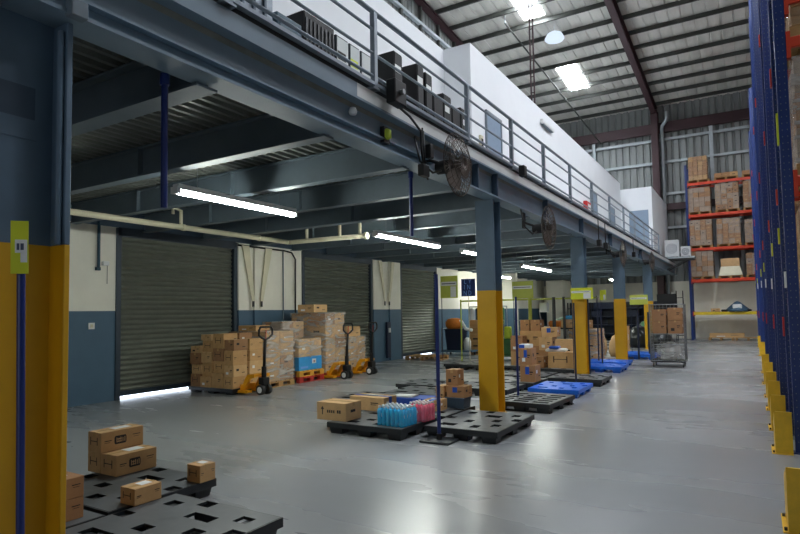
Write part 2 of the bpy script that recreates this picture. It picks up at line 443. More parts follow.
# columns : H sections, grey-blue above and yellow below
def hcol(y, label, ytop, xc=-3.55, d=0.30, w=0.31, f=0.02):
    t = thing('steel_column', label, 'column', (xc, y, 0), 0, 'steel columns under the mezzanine edge'); t['kind'] = 'thing'
    for nm, z0, z1, mt, md in (('lower_shaft', 0, ytop, 'yellow', 'yellow'), ('upper_shaft', ytop, 3.36, 'slate', 'slate')):
        m = MB()
        m.cbox(-w/2, w/2, -d/2, -d/2+f, z0, z1, mt, 0.003); m.cbox(-w/2, w/2, d/2-f, d/2, z0, z1, mt, 0.003)
        m.box(-0.008, 0.008, -d/2+f, d/2-f, z0, z1, md)
        m.build(nm, t)
    m = MB(); m.box(-w/2-0.02, w/2+0.02, -d/2-0.02, d/2+0.02, 0, 0.02, 'yellow'); m.build('base_plate', t)
    return t
hcol(8.62, 'yellow and grey steel column rising behind the black pallets with the water bottles', 1.93)
hcol(14.27, 'yellow and grey steel column beside the far black pallet, second from the bottles', 1.86)
hcol(19.25, 'yellow and grey steel column standing behind the two stacked blue pallets', 1.93)
hcol(25.2, 'farthest yellow and grey steel column, partly behind the black bin bags', 1.92)
# nearest column, bigger section
t = thing('steel_column', 'large yellow and blue-grey steel column close to the camera at the left edge', 'column', (-3.65, 1.67, 0), 0, 'steel columns under the mezzanine edge'); t['kind'] = 'thing'
for nm, z0, z1, mt in (('lower_shaft', 0, 2.03, 'yellow'), ('upper_shaft', 2.03, 3.36, 'slate')):
    m = MB()
    m.cbox(-0.25, 0.25, -0.42, -0.395, z0, z1, mt, 0.004); m.cbox(-0.25, 0.25, 0.19, 0.225, z0, z1, mt, 0.004); m.box(0.08, 0.10, -0.395, 0.19, z0, z1, mt)
    m.build(nm, t)
m = MB(); m.cyl((0.215, 0.17, 2.03), (0.215, 0.17, 3.3), 0.02, 'slate', 10); m.build('conduit', t)
m = MB(); m.box(0.10, 0.103, -0.12, 0.09, 2.72, 2.95, 'slate_dark'); m.box(0.10, 0.104, -0.13, 0.13, 2.64, 2.76, 'slate'); m.build('patched_paint', t)
m = MB(); m.cbox(-0.02, 0.05, -0.06, 0.04, 0, 0.10, 'beam_grey', 0.005); o = m.build('junction_box', None, (-3.30, 1.86, 3.34)); tag(o, 'grey junction box on the girder at the top of the nearest column', 'box')

# ------------------------------------------------------------------ office on the mezzanine
m = MB(); m.box(-9.5, -5.65, YF+1, 11.37, ZF, 7.45, 'office_white'); m.box(-9.5, -5.0, 11.37, 28.2, ZF, 7.45, 'office_white'); m.box(-9.5, -3.66, 28.2, 33.6, ZF, 7.15, 'office_white')
struct('wall_office', m)
def office_door(n, y0, y1, ztop, x=-5.0):
    t = bpy.data.objects.new('door_%d' % n, None); COL.objects.link(t); t['kind'] = 'structure'; t.location = (x, y0, ZF)
    m = MB(); m.box(0.0, 0.03, 0.04, y1-y0-0.04, 0, ztop-ZF-0.05, 'door_grey'); m.build('door_leaf', t)
    m = MB(); m.box(0, 0.05, 0, 0.05, 0, ztop-ZF, 'rail'); m.box(0, 0.05, y1-y0-0.05, y1-y0, 0, ztop-ZF, 'rail'); m.box(0, 0.05, 0, y1-y0, ztop-ZF-0.05, ztop-ZF, 'rail'); m.build('door_frame', t)
    m = MB(); m.cyl((0.03, 0.12, 1.0), (0.09, 0.12, 1.0), 0.015, 'steel', 8); m.cyl((0.08, 0.12, 1.0), (0.08, 0.26, 1.0), 0.012, 'steel', 8); m.build('door_handle', t)
office_door(4, 12.1, 13.05, 6.18); office_door(5, 22.1, 23.1, 6.1); office_door(6, 25.4, 26.5, 6.0)
t = bpy.data.objects.new('door_7', None); COL.objects.link(t); t['kind'] = 'structure'; t.location = (-4.65, 28.2, ZF)
m = MB(); m.box(0, 0.82, -0.03, 0, 0, 2.15, 'door_grey'); m.build('door_leaf', t)
m = MB(); m.cbox(-5.0, -4.9, 16.2, 17.35, 7.0, 7.12, 'white', 0.02); m.box(-4.99, -4.92, 16.3, 17.25, 6.98, 7.0, 'beam_grey'); tag(m.build('wall_lamp'), 'long white batten lamp high on the white office wall', 'wall lamp')
m = MB(); m.cbox(-4.995, -4.86, 21.0, 21.7, 5.1, 5.5, 'red', 0.02); m.box(-4.86, -4.855, 21.15, 21.55, 5.2, 5.4, 'white'); tag(m.build('fire_hose_box'), 'red fire box on the white office wall behind the railing', 'fire box')
m = MB(); m.cbox(-5.0, -4.94, 11.72, 11.86, 5.2, 5.5, 'cream', 0.01); m.box(-4.94, -4.935, 11.74, 11.84, 5.25, 5.42, 'print'); tag(m.build('door_keypad'), 'small control plate on the office wall beside the first grey door', 'keypad')

# equipment on the walkway
def cabinet(name, label, cat, x, y0, y1, zt, mt, d=0.45, slots=0, badge=None, group=None):
    h = zt - ZF
    t = thing(name, label, cat, (x, (y0+y1)/2, ZF), 0, group)
    w = (y1-y0)/2
    m = MB(); m.cbox(-d, 0, -w, w, 0.04, h, mt, 0.012); m.build('body', t)
    if slots:
        m = MB()
        for k in range(slots):
            yy = -w + 2*w*(k+0.5)/slots; m.box(0, 0.012, yy-0.014, yy+0.014, 0.12, h-0.08, 'pallet_side')
        m.build('ribs', t)
    else:
        m = MB(); m.box(0, 0.008, -w+0.012, w-0.012, 0.06, h-0.03, 'panel_grey' if mt == 'teal_dark' else mt); m.build('door', t)
        m = MB(); m.box(0.008, 0.02, w-0.07, w-0.05, h*0.45, h*0.55, 'print'); m.build('handle', t)
    for s in (-1, 1):
        m = MB(); m.box(-d+0.02, -0.02, s*(w-0.05)-0.02, s*(w-0.05)+0.02, 0, 0.04, 'black'); m.build('foot', t)
    if badge:
        m = MB(); m.box(0.008, 0.011, -0.1, 0.06, h-0.3, h-0.2, badge); m.build('badge', t)
    return t
cabinet('black_road_case', 'large black ribbed case on the walkway with papers on its lid', 'case', -4.2, 4.94, 5.5, 5.06, 'black', 0.3, 8)
cabinet('electrical_cabinet', 'pale grey control cabinet with a dark nameplate right beside the ribbed black case', 'cabinet', -4.2, 5.53, 5.78, 5.02, 'teal_dark', 0.3, 0, 'print', 'pale control cabinets')
cabinet('electrical_cabinet', 'pale grey control cabinet with a yellow-green badge, middle of the three', 'cabinet', -4.2, 5.81, 6.03, 5.02, 'teal_dark', 0.3, 0, 'sign_yellow', 'pale control cabinets')
cabinet('electrical_cabinet', 'pale grey control cabinet without badge, behind the railing post', 'cabinet', -4.2, 6.06, 6.3, 5.02, 'teal_dark', 0.3, 0, None, 'pale control cabinets')
cabinet('black_road_case', 'tall black case just past the railing post beside the pale cabinets', 'case', -4.2, 6.88, 7.1, 5.34, 'black', 0.38, 0, 'label')
cabinet('black_road_case', 'tall black case in the middle of the walkway row, paper stuck on front', 'case', -4.2, 7.55, 7.74, 5.4, 'black', 0.38, 0, 'label')
cabinet('black_road_case', 'slim black case with a paper sheet, farthest of the tall cases', 'case', -4.18, 7.78, 7.98, 5.34, 'black', 0.3, 0, 'label')
for i, (y0, y1, zt) in enumerate(((8.03, 8.35, 5.1), (8.38, 8.66, 5.2), (8.7, 9.0, 5.1), (9.04, 9.4, 5.16))):
    cabinet('equipment_crate', ['low dark crate right after the slim black case', 'second low dark crate past the slim black case', 'dark crate third past the slim black case, lower than the next', 'last dark crate before the office door'][i], 'crate', -4.18, y0, y1, zt, 'black', 0.4, 0, 'label' if i % 2 else None, 'low dark crates on the walkway')
m = MB(); m.cbox(-4.48, -4.25, 4.98, 5.35, 5.062, 5.085, 'white', 0.005); m.box(-4.45, -4.28, 5.0, 5.3, 5.085, 5.1, 'label'); tag(m.build('paper_stack'), 'white papers lying on top of the ribbed black case', 'papers')
m = MB(); m.cbox(-4.5, -4.2, 4.5, 4.9, ZF, 4.85, 'teal', 0.01); m.box(-4.2, -4.19, 4.54, 4.86, 4.05, 4.8, 'teal'); tag(m.build('teal_panel_box'), 'dark teal box standing left of the ribbed black case', 'box')
t = thing('grey_locker', 'grey steel locker with vertical folds at the near end of the walkway', 'locker', (-4.2, 4.12, ZF))
m = MB(); m.cbox(-0.5, 0, -0.32, 0.32, 0, 1.6, 'rail', 0.01); m.build('body', t)
for k in range(4):
    m = MB(); m.box(0, 0.03, -0.3+0.155*k, -0.27+0.155*k, 0.05, 1.55, 'slate_dark'); m.build('fold', t)
m = MB(); m.cbox(-0.06, 0.06, -0.12, 0.12, -0.13, 0.13, 'black', 0.01); m.cyl((0.06, 0, 0), (0.1, 0, 0), 0.03, 'steel', 8)
tag(m.build('isolator_box', None, (-3.2, 5.28, 3.98)), 'dark isolator box clamped to the railing above the first fan', 'switch box')
m = MB(); m.cbox(-0.05, 0.05, -0.07, 0.07, -0.09, 0.09, 'black', 0.01)
tag(m.build('isolator_box', None, (-3.2, 9.35, 3.95)), 'small dark isolator box on the railing between the first two fans', 'switch box')

# AC units on a bracket platform at the far end
m = MB(); m.box(-3.6, -2.2, 30.6, 31.4, 4.0, 4.08, 'girt')
for y in (30.65, 31.3): m.box(-3.6, -2.25, y, y+0.06, 3.92, 4.0, 'purlin'); m.cyl((-3.58, y+0.03, 3.4), (-2.5, y+0.03, 3.95), 0.03, 'purlin', 6)
tag(m.build('bracket_platform'), 'narrow steel platform at the far end of the mezzanine carrying condenser units', 'platform')
def condenser(x, w, h, label):
    t = thing('condenser_unit', label, 'air conditioner', (x, 31.0, 4.08), 0, 'condenser units on the far platform')
    m = MB(); m.cbox(-w/2, w/2, -0.17, 0.17, 0.03, h, 'white', 0.02); m.build('casing', t)
    m = MB()
    for r in (0.1, 0.2, 0.28): m.tube([(r*w*math.cos(a*PI/8)*1.3, -0.185, h/2+r*w*1.3*math.sin(a*PI/8)) for a in range(16)], 0.008, 'ink', 5, True)
    m.build('fan_grille', t)
    for s in (-1, 1):
        m = MB(); m.box(s*w*0.35-0.03, s*w*0.35+0.03, -0.15, 0.15, 0, 0.03, 'black'); m.build('foot', t)
condenser(-3.2, 0.62, 0.85, 'larger white condenser unit on the far platform'); condenser(-2.6, 0.42, 0.5, 'smaller white condenser unit on the far platform')
# ------------------------------------------------------------------ fluorescent lamps
def batten(x, y0, y1, z, label, glow='tube_glow', hang=True):
    t = thing('fluorescent_lamp', label, 'lamp', (x, (y0+y1)/2, z), 0, 'fluorescent lamps under the mezzanine'); h = (y1-y0)/2
    m = MB(); m.cbox(-0.06, 0.06, -h, h, 0.02, 0.09, 'white', 0.008); m.build('housing', t)
    m = MB(); m.prism([(-0.052, 0.02), (-0.042, -0.02), (0.0, -0.035), (0.042, -0.02), (0.052, 0.02)], 'y', -h+0.03, h-0.03, glow); m.build('diffuser', t)
    for s in (-1, 1):
        m = MB(); m.box(-0.06, 0.06, s*h-0.025, s*h+0.025, -0.03, 0.05, 'white'); m.build('end_cap', t)
    if hang:
        for s in (-0.7, 0.7):
            m = MB(); m.cyl((0, s*h, 0.09), (0, s*h, 3.78-z), 0.006, 'steel', 5); m.build('hanging_wire', t)
    return t
batten(-5.84, 4.5, 6.6, 3.1, 'bright fluorescent lamp nearest the camera, in front of the first shutter')
batten(-6.1, 9.2, 11.8, 3.1, 'bright fluorescent lamp below the second blue hanging pole')
batten(-6.5, 18.6, 21.8, 3.1, 'fluorescent lamp above the yellow frame, right of the first complete column', 'tube_glow_far')
batten(-6.3, 13.5, 15.0, 3.15, 'short fluorescent lamp seen just left of the first complete column', 'tube_glow_far')
batten(-9.3, 22.5, 25.0, 3.1, 'fluorescent lamp over the packing corner by the white wall', 'tube_glow_far')
batten(-6.6, 25.5, 27.5, 3.1, 'far fluorescent lamp beside the second column', 'tube_glow_far')
batten(-6.0, 30, 31.5, 3.1, 'farthest fluorescent lamp near the back wall', 'tube_glow_far')

# blue hanging poles and standing poles
def hang_pole(x, y, zb, label):
    t = thing('hanging_pole', label, 'pole', (x, y, zb), 0, 'blue poles hanging from the girder')
    m = MB(); m.cyl((0, 0, 0), (0, 0, 3.3-zb), 0.024, 'pole_blue', 10); m.build('pole', t)
    m = MB(); m.cyl((0, 0, 3.28-zb), (0, 0, 3.36-zb), 0.034, 'pole_blue', 10); m.build('top_collar', t)
hang_pole(-3.58, 2.66, 2.38, 'blue pole hanging from the girder near the closest column')
hang_pole(-3.58, 6.22, 2.55, 'blue pole hanging from the girder above the second lamp')

def stand_pole(x, y, zt, label, r=0.021, mt='pole_blue', base=True):
    t = thing('sign_stand', label, 'stand', (x, y, 0), 0, 'sign stands on the floor')
    m = MB(); m.cyl((0, 0, 0.02), (0, 0, zt), r, mt, 10); m.build('pole', t)
    if base:
        m = MB(); m.cbox(-0.2, 0.2, -0.16, 0.16, 0, 0.03, 'pallet_side', 0.006); m.build('base', t)
        m = MB(); m.cyl((0, 0, 0.03), (0, 0, 0.1), r*1.5, 'black', 10); m.build('collar', t)
    return t
def board(t, w, h, zc, mt='sign_yellow', strip=True, rz=0.0, dx=0.0, note=True):
    R = Matrix.Translation((dx, 0, zc)) @ Matrix.Rotation(rz, 4, 'Z')
    m = MB(); m.cbox(-w/2, w/2, -0.03, -0.022, -h/2, h/2, mt, 0.002, M=R)
    s = m.build('sign_board', t)
    if strip:
        m = MB(); m.box(-w/2+0.02, w/2-0.04, -0.033, -0.031, h*0.06, h*0.24, 'label', M=R); m.build('white_strip', s)
        m = MB(); m.box(-w/2+0.05, w/2-0.08, -0.035, -0.034, h*0.13, h*0.17, 'ink', M=R); m.build('printed_line', s)
    if note:
        m = MB(); m.box(w*0.08, w*0.4, -0.033, -0.031, -h*0.46, h*0.02, 'label', M=R); m.build('paper_note', s)
t = stand_pole(-3.32, 1.62, 2.05, 'blue pole of the nearest sign stand, in front of the large yellow column')
t.rotation_euler = (0.012, -0.006, 0)
R = Matrix.Rotation(0.95, 4, 'Z')
m = MB(); m.box(-0.04, 0.04, -0.045, -0.038, 1.84, 2.12, 'sign_yellow', M=R); m.build('sign_board', t)
m = MB(); m.box(-0.02, 0.035, -0.048, -0.046, 1.95, 2.02, 'label', M=R); m.box(0.005, 0.035, -0.048, -0.046, 1.9, 1.96, 'label', M=R); m.box(-0.012, 0.0, -0.05, -0.0485, 1.965, 2.0, 'ink', M=R); m.box(0.005, 0.02, -0.05, -0.0485, 1.965, 2.0, 'ink', M=R); m.build('paper_note', t)
t = stand_pole(-3.38, 6.47, 2.08, 'tall blue sign stand with square base before the water bottles', 0.024)
t = stand_pole(-3.5, 9.66, 1.85, 'blue stand pole right of the first complete column, by the ribbed pallet', 0.02, 'pole_blue', False)
t = stand_pole(-3.1, 11.95, 1.75, 'dark stand pole in front of the second complete column', 0.018, 'rack_dark', False)
t = stand_pole(-3.35, 14.2, 1.9, 'dark stand pole right of the second complete column', 0.02, 'rack_dark', False)
t = stand_pole(-3.55, 16.5, 1.8, 'dark stand pole behind the blue pallets, left of the third column', 0.02, 'rack_dark', False)
t = stand_pole(-3.1, 19.6, 1.55, 'dark stand pole on the far blue pallet, left one', 0.03, 'rack_dark', False)
t = stand_pole(-2.9, 20.4, 1.5, 'dark stand pole on the far blue pallet, right one', 0.03, 'rack_dark', False)
def sign(name, label, x, y, w, h, zc, mt='sign_green', **k):
    t = thing(name, label, 'sign', (x, y, 0)); board(t, w, h, zc, mt, **k)
    m = MB(); m.cyl((-w/2+.02, 0.0, 0), (-w/2+.02, 0.0, zc+h/2), 0.011, 'rack_dark', 6); m.build('rod', t); return t
sign('notice_board', 'green board with a pale label, beside the tall blue stand', -8.4, 17.0, 0.62, 0.72, 2.42, 'sign_green')
sign('notice_board', 'yellow-green board with a white strip above the brown cartons', -5.92, 17.0, 0.66, 0.52, 2.24, 'sign_green', note=False)
sign('notice_board', 'yellow board with a white strip crossing the second complete column', -3.43, 14.0, 0.52, 0.27, 1.99, 'sign_yellow')
sign('notice_board', 'small yellow sign between the second and third columns', -3.79, 18.0, 0.18, 0.3, 2.04, 'sign_yellow', strip=False)
sign('notice_board', 'greenish board left of the farthest column', -3.4, 21.9, 0.6, 0.34, 1.93, 'sign_green', note=False)
t = thing('blue_sign', 'dark blue sign with pale lettering left of the first complete column', 'sign', (-7.75, 17.05, 0))
m = MB(); m.cbox(-0.24, 0.24, -0.02, 0.0, 2.1, 2.66, 'sign_blue', 0.003); m.build('sign_board', t)
m = MB()
def stroke(m, pts, x0, z0, s, mt='sign_letter', y=-0.024, w=0.02):
    for (a, b), (c, d) in pts:
        A = Vector((x0+a*s, y, z0+b*s)); B = Vector((x0+c*s, y, z0+d*s)); D = (B-A).normalized(); Nn = Vector((-D.z, 0, D.x))*w/2
        m.add([A-Nn, B-Nn, B+Nn, A+Nn], [(0, 1, 2, 3)], mt)
LI = [((.3, 0), (.3, 1))]; LN = [((0, 0), (0, 1)), ((0, 1), (.6, 0)), ((.6, 0), (.6, 1))]
LD = [((0, 0), (0, 1)), ((0, 1), (.5, .8)), ((.5, .8), (.55, .3)), ((.55, .3), (0, 0))]; LY = [((0, 1), (.3, .5)), ((.6, 1), (.3, .5)), ((.3, .5), (.3, 0))]
LL = [((0, 1), (0, 0)), ((0, 0), (.5, 0))]
stroke(m, LL, -0.12, 2.51, 0.12); stroke(m, LY, 0.03, 2.51, 0.12)
stroke(m, LI, -0.17, 2.32, 0.15); stroke(m, LN, -0.02, 2.32, 0.15)
stroke(m, LN, -0.15, 2.13, 0.15); stroke(m, LD, 0.02, 2.13, 0.15)
m.build('lettering', t)
m = MB(); m.cyl((0, 0.01, 0), (0, 0.01, 2.66), 0.014, 'cream', 6); m.build('rod', t)
# yellow tubular frame
t = thing('yellow_frame', 'thin yellow tubular frame spanning behind the first complete column', 'frame', (-6.0, 17.2, 0))
m = MB(); m.cyl((-2.1, 0, 1.95), (2.2, 0, 1.95), 0.025, 'sign_green', 8); m.build('crossbar', t)
for dx, r, mt in ((-2.1, 0.025, 'sign_green'), (0.22, 0.055, 'sign_green'), (0.95, 0.05, 'purlin'), (1.25, 0.04, 'purlin'), (2.2, 0.02, 'rack_dark')):
    m = MB(); m.cyl((dx, 0, 0), (dx, 0, 2.0), r, mt, 10); m.build('post', t)

# ------------------------------------------------------------------ fans on the girder
def fan(x, y, z, R, label, tilt=0.0):
    t = thing('industrial_fan', label, 'fan', (x, y, z), tilt, 'caged fans along the girder')
    for s, nm in ((0.09, 'front_guard'), (-0.09, 'rear_guard')):
        m = MB()
        for k, (rr, dx) in enumerate(((1.0, 0), (0.8, .45), (0.6, .7), (0.4, .9), (0.2, 1))):
            m.tube([(s*dx, R*rr*math.cos(a*PI/18), R*rr*math.sin(a*PI/18)) for a in range(36)], 0.0065 if rr == 1.0 else 0.004, 'fan_metal', 5, True)
        for k in range(28):
            a = 2*PI*k/28; c, q = math.cos(a), math.sin(a)
            m.tube([(s*dx, R*rr*c, R*rr*q) for rr, dx in ((1.0, 0), (0.8, .45), (0.6, .7), (0.4, .9), (0.1, 1))], 0.0035, 'fan_metal', 4)
        m.build(nm, t)
    for k in range(3):
        a0 = 2*PI*k/3; vs = []; fs = []
        for i in range(7):
            r = R*(0.16 + 0.74*i/6); wd = 0.30+0.22*math.sin(PI*i/6)
            for j in (-1, 0, 1):
                a = a0 + wd*j; vs.append((0.035*j, r*math.cos(a), r*math.sin(a)))
        for i in range(6):
            for j in range(2): fs.append((3*i+j, 3*i+j+1, 3*i+j+4, 3*i+j+3))
        n = len(vs); vs2 = [(v[0]+0.004, v[1], v[2]) for v in vs]
        m = MB(); m.add(vs+vs2, fs+[tuple(n+q for q in f) for f in fs], 'fan_blade', True); m.build('blade', t)
    m = MB(); m.cyl((-0.03, 0, 0), (0.07, 0, 0), 0.06, 'fan_metal', 14); m.build('hub', t)
    m = MB(); m.cyl((-0.28, 0, 0), (-0.1, 0, 0), 0.085, 'black', 14); m.build('motor', t)
    m = MB(); m.tube([(-0.2, 0, 0), (-0.25, -0.06, 0.05), (-0.42, -0.06, 0.12)], 0.022, 'black', 8); m.box(-0.45, -0.42, -0.12, 0.0, 0.02, 0.3, 'black'); m.build('bracket', t)
    m = MB(); m.tube([(-0.2, -0.05, -0.05), (-0.22, -0.25, -0.12), (-0.3, -0.42, 0.0), (-0.35, -0.45, 0.3)], 0.013, 'black', 6); m.build('cable', t)
    return t
fan(-3.0, 6.38, 3.40, 0.385, 'largest caged fan on the girder, nearest the camera')
fan(-3.0, 10.07, 3.06, 0.385, 'second caged fan on the girder, past the first complete column')
fan(-3.0, 17.0, 3.14, 0.385, 'third caged fan on the girder, past the second complete column', 0.15)
fan(-3.0, 22.5, 3.29, 0.385, 'farthest caged fan on the girder', 0.15)
# cables and fittings hanging on the girder
m = MB(); m.tube([(-3.25, 5.3, 3.9), (-3.22, 5.6, 3.82), (-3.22, 5.85, 3.72), (-3.24, 5.9, 3.5), (-3.24, 5.95, 3.3)], 0.014, 'black', 6)
m.tube([(-3.24, 5.95, 3.75), (-3.24, 5.98, 3.2)], 0.01, 'black', 6); m.tube([(-3.27, 5.98, 3.8), (-3.27, 6.0, 3.28), (-3.27, 6.1, 3.2)], 0.012, 'black', 6)
tag(m.build('power_cable'), 'black cables drooping over the girder face left of the largest fan', 'cable')
m = MB(); m.cbox(-3.28, -3.2, 5.86, 6.02, 3.2, 3.34, 'black', 0.01); tag(m.build('power_socket'), 'black socket at the girder bottom left of the largest fan', 'socket')
m = MB(); m.cbox(-3.28, -3.2, 6.05, 6.14, 3.45, 3.62, 'black', 0.01); tag(m.build('power_socket'), 'black socket halfway up the girder beside the largest fan', 'socket')
m = MB(); m.lathe([(0.02, -0.05), (0.05, -0.03), (0.05, 0.05), (0.02, 0.07)], 'hivis', (0, 0), 10); m.box(-0.05, 0.0, -0.06, 0.06, -0.09, 0.09, 'black')
tag(m.build('warning_beacon', None, (-3.36, 5.33, 3.56)), 'small yellow-green beacon on the girder face', 'beacon')
m = MB(); m.lathe([(0.035, -0.03), (0.045, 0.0), (0.03, 0.04)], 'white', (0, 0), 10); m.box(-0.06, 0.0, -0.02, 0.02, -0.02, 0.02, 'steel')
tag(m.build('motion_sensor', None, (-3.38, 4.72, 3.65)), 'small white sensor on the girder face left of the beacon', 'sensor')
for i, (y, z) in enumerate(((15.2, 3.3), (16.0, 3.3), (20.3, 3.4))):
    m = MB(); m.tube([(-3.26, y, 3.9), (-3.26, y+0.02, z)], 0.014, 'black', 6); m.cbox(-3.3, -3.2, y-0.08, y+0.08, z-0.08, z+0.08, 'black', 0.01)
    tag(m.build('power_socket'), ['black sockets and cable right after the second complete column', 'black socket just before the third fan', 'black socket before the farthest fan'][i], 'socket')

# ------------------------------------------------------------------ pipes and wall fittings
t = thing('cream_pipe', 'cream pipe running along the top of the left wall and branching outward', 'pipe', (-8.8, 4.35, 3.22))
m = MB(); m.tube([(0, -4, 0), (0, 5.4, 0)], 0.05, 'cream', 12); m.build('main_run', t)
m = MB(); m.tube([(0, 5.4, 0), (0.1, 5.45, 0), (2.05, 5.45, -0.02)], 0.05, 'cream', 12); m.build('branch', t)
for dx in (0.5, 1.4, 1.92):
    m = MB(); m.cyl((dx, 5.45, -0.02), (dx, 5.45, 0.45), 0.035, 'cream', 10); m.build('riser', t)
m = MB(); m.cyl((2.05, 5.45, -0.02), (2.11, 5.45, -0.02), 0.075, 'cream', 12); m.build('end_flange', t)
for y in (0.5, 2.6, 4.5):
    m = MB(); m.cyl((0, y-0.03, 0), (0, y+0.03, 0), 0.062, 'cream', 12); m.build('coupling', t)
m = MB(); m.tube([(0, 2.55, 0), (0, 2.55, 0.3), (0, 2.38, 0.34), (0, 2.38, 0.22)], 0.03, 'cream', 8); m.build('hooked_tee', t)
m = MB(); m.tube([(XW+0.07, 9.9, 3.3), (XW+0.07, 11.5, 3.3), (XW+0.07, 11.8, 3.27), (XW+0.07, 11.95, 3.1), (XW+0.07, 11.93, 1.1)], 0.022, 'black', 8)
tag(m.build('black_conduit'), 'black conduit bending down the white pier between the first two shutters', 'conduit')
m = MB(); m.cyl((XW+0.04, 11.5, 3.3), (XW+0.04, 11.5, 1.1), 0.016, 'beam_grey', 8); tag(m.build('grey_conduit'), 'thin grey conduit beside the bent black one on the pier', 'conduit')
m = MB(); m.tube([(XW+0.05, 6.42, 3.6), (XW+0.05, 6.42, 2.55)], 0.028, 'teal', 8); m.box(XW, XW+0.06, 6.38, 6.46, 2.5, 2.56, 'teal')
tag(m.build('blue_conduit'), 'short blue vertical pipe on the white wall left of the first shutter', 'conduit')
def plate(y, z, label, s=0.06):
    t = thing('wall_switch', label, 'switch', (XW, y, z), 0, 'white plates on the left wall')
    m = MB(); m.cbox(0, 0.02, -s, s, -s, s, 'white', 0.004); pl = m.build('plate', t)
    m = MB(); m.box(0.02, 0.026, -s*0.4, s*0.4, -s*0.5, s*0.5, 'cream'); m.build('rocker', pl)
plate(6.32, 1.45, 'white switch plate on the blue wall left of the first shutter')
o = [plate(11.0+0.0, 1.36, 'white socket plate on the blue part of the pier behind the pallets', 0.06)]
plate(17.2, 1.52, 'white plate on the third pier, upper one', 0.06); plate(17.2, 0.75, 'white plate on the third pier, lower one', 0.05)
m = MB(); m.cbox(XW, XW+0.08, 6.5, 6.62, 2.6, 2.68, 'white', 0.005); m.cyl((XW+0.04, 6.6, 2.25), (XW+0.04, 6.6, 2.6), 0.005, 'black', 5); tag(m.build('door_sensor'), 'tiny white sensor on the wall left of the first shutter', 'sensor')
def straps(y0, y1, zt, zb, label, tw=0.05):
    t = thing('hanging_strap_pair', label, 'strap', (XW+0.1, (y0+y1)/2, zt), 0, 'strap pairs hanging on the piers'); w = (y1-y0)/2
    for s in (-1, 1):
        m = MB(); n = Vector((0, s*w, 0)); e = Vector((0, s*w*0.35, zb-zt))
        m.add([(0, n.y-tw, 0), (0, n.y+tw, 0), (0, e.y+tw*0.4, e.z), (0, e.y-tw*0.4, e.z), (0.015, n.y-tw, 0), (0.015, n.y+tw, 0), (0.015, e.y+tw*0.4, e.z), (0.015, e.y-tw*0.4, e.z)],
              [(0,3,2,1),(4,5,6,7),(0,1,5,4),(1,2,6,5),(2,3,7,6),(3,0,4,7)], 'cream')
        st = m.build('strap', t)
        m = MB(); m.cbox(-0.005, 0.02, e.y-0.03, e.y+0.03, e.z-0.14, e.z, 'black', 0.004); m.build('buckle', st)
straps(10.1, 10.9, 3.3, 1.95, 'cream strap pair hanging on the pier between the first two shutters', 0.12)
straps(16.1, 16.9, 3.35, 2.0, 'cream strap pair hanging on the pier before the third shutter', 0.1)
m = MB(); m.cbox(XW+0.02, XW+0.1, 16.5, 16.72, 0.1, 1.3, 'rack_dark', 0.01); m.cbox(XW+0.1, XW+0.14, 16.56, 16.66, 0.95, 1.1, 'white', 0.005)
tag(m.build('dark_wall_box'), 'tall narrow dark box on the pier before the third shutter', 'box')

# ------------------------------------------------------------------ pallets
def plastic_pallet_mesh(w, d, h, mt, side, seed, slats=False):
    """deck with openings + rim + nine tapered feet; returns (deck, feet)"""
    m = MB(); rnd = random.Random(seed)
    nx, ny = (15, 12) if slats else (9, 9)
    holes = set()
    if slats:
        for i in range(nx):
            for j in range(ny):
                if j % 2 == 1 and i % 5 != 4 and 0 < i < nx-1 and j < ny-1: holes.add((i, j))
    else:
        for (i, j) in ((1, 1), (2, 1), (5, 1), (7, 2), (3, 3), (6, 4), (0, 4), (8, 5), (4, 6), (5, 6), (1, 7), (7, 7), (3, 8)): holes.add((i, j))
    dx, dy = w/nx, d/ny; t = 0.022
    def P(i, j, z): return (-w/2+i*dx, -d/2+j*dy, z)
    for i in range(nx):
        for j in range(ny):
            if (i, j) in holes: continue
            a, b, c, e = P(i, j, h), P(i+1, j, h), P(i+1, j+1, h), P(i, j+1, h)
            m.add([a, b, c, e], [(0, 1, 2, 3)], mt)
            lo = [(q[0], q[1], h-t) for q in (a, b, c, e)]
            m.add(lo, [(3, 2, 1, 0)], mt)
            for (di, dj, p, q) in ((0, -1, 0, 1), (1, 0, 1, 2), (0, 1, 2, 3), (-1, 0, 3, 0)):
                if (i+di, j+dj) in holes or not (0 <= i+di < nx and 0 <= j+dj < ny):
                    T = (a, b, c, e); m.add([T[p], T[q], lo[q], lo[p]], [(0, 1, 2, 3)], side)
    r = 0.012
    for (x0, x1, y0, y1) in ((-w/2-r, w/2+r, -d/2-r, -d/2), (-w/2-r, w/2+r, d/2, d/2+r), (-w/2-r, -w/2, -d/2, d/2), (w/2, w/2+r, -d/2, d/2)):
        m.box(x0, x1, y0, y1, h-0.07, h-0.002, side)
    return m
def feet_mesh(w, d, h, side):
    out = []
    for ix in (-1, 0, 1):
        for iy in (-1, 0, 1):
            m = MB(); m.frustum(ix*(w/2-0.115), iy*(d/2-0.105), 0, h-0.025, 0.085, 0.075, 0.11, 0.1, side); out.append(m)
    return out
PAL = {}
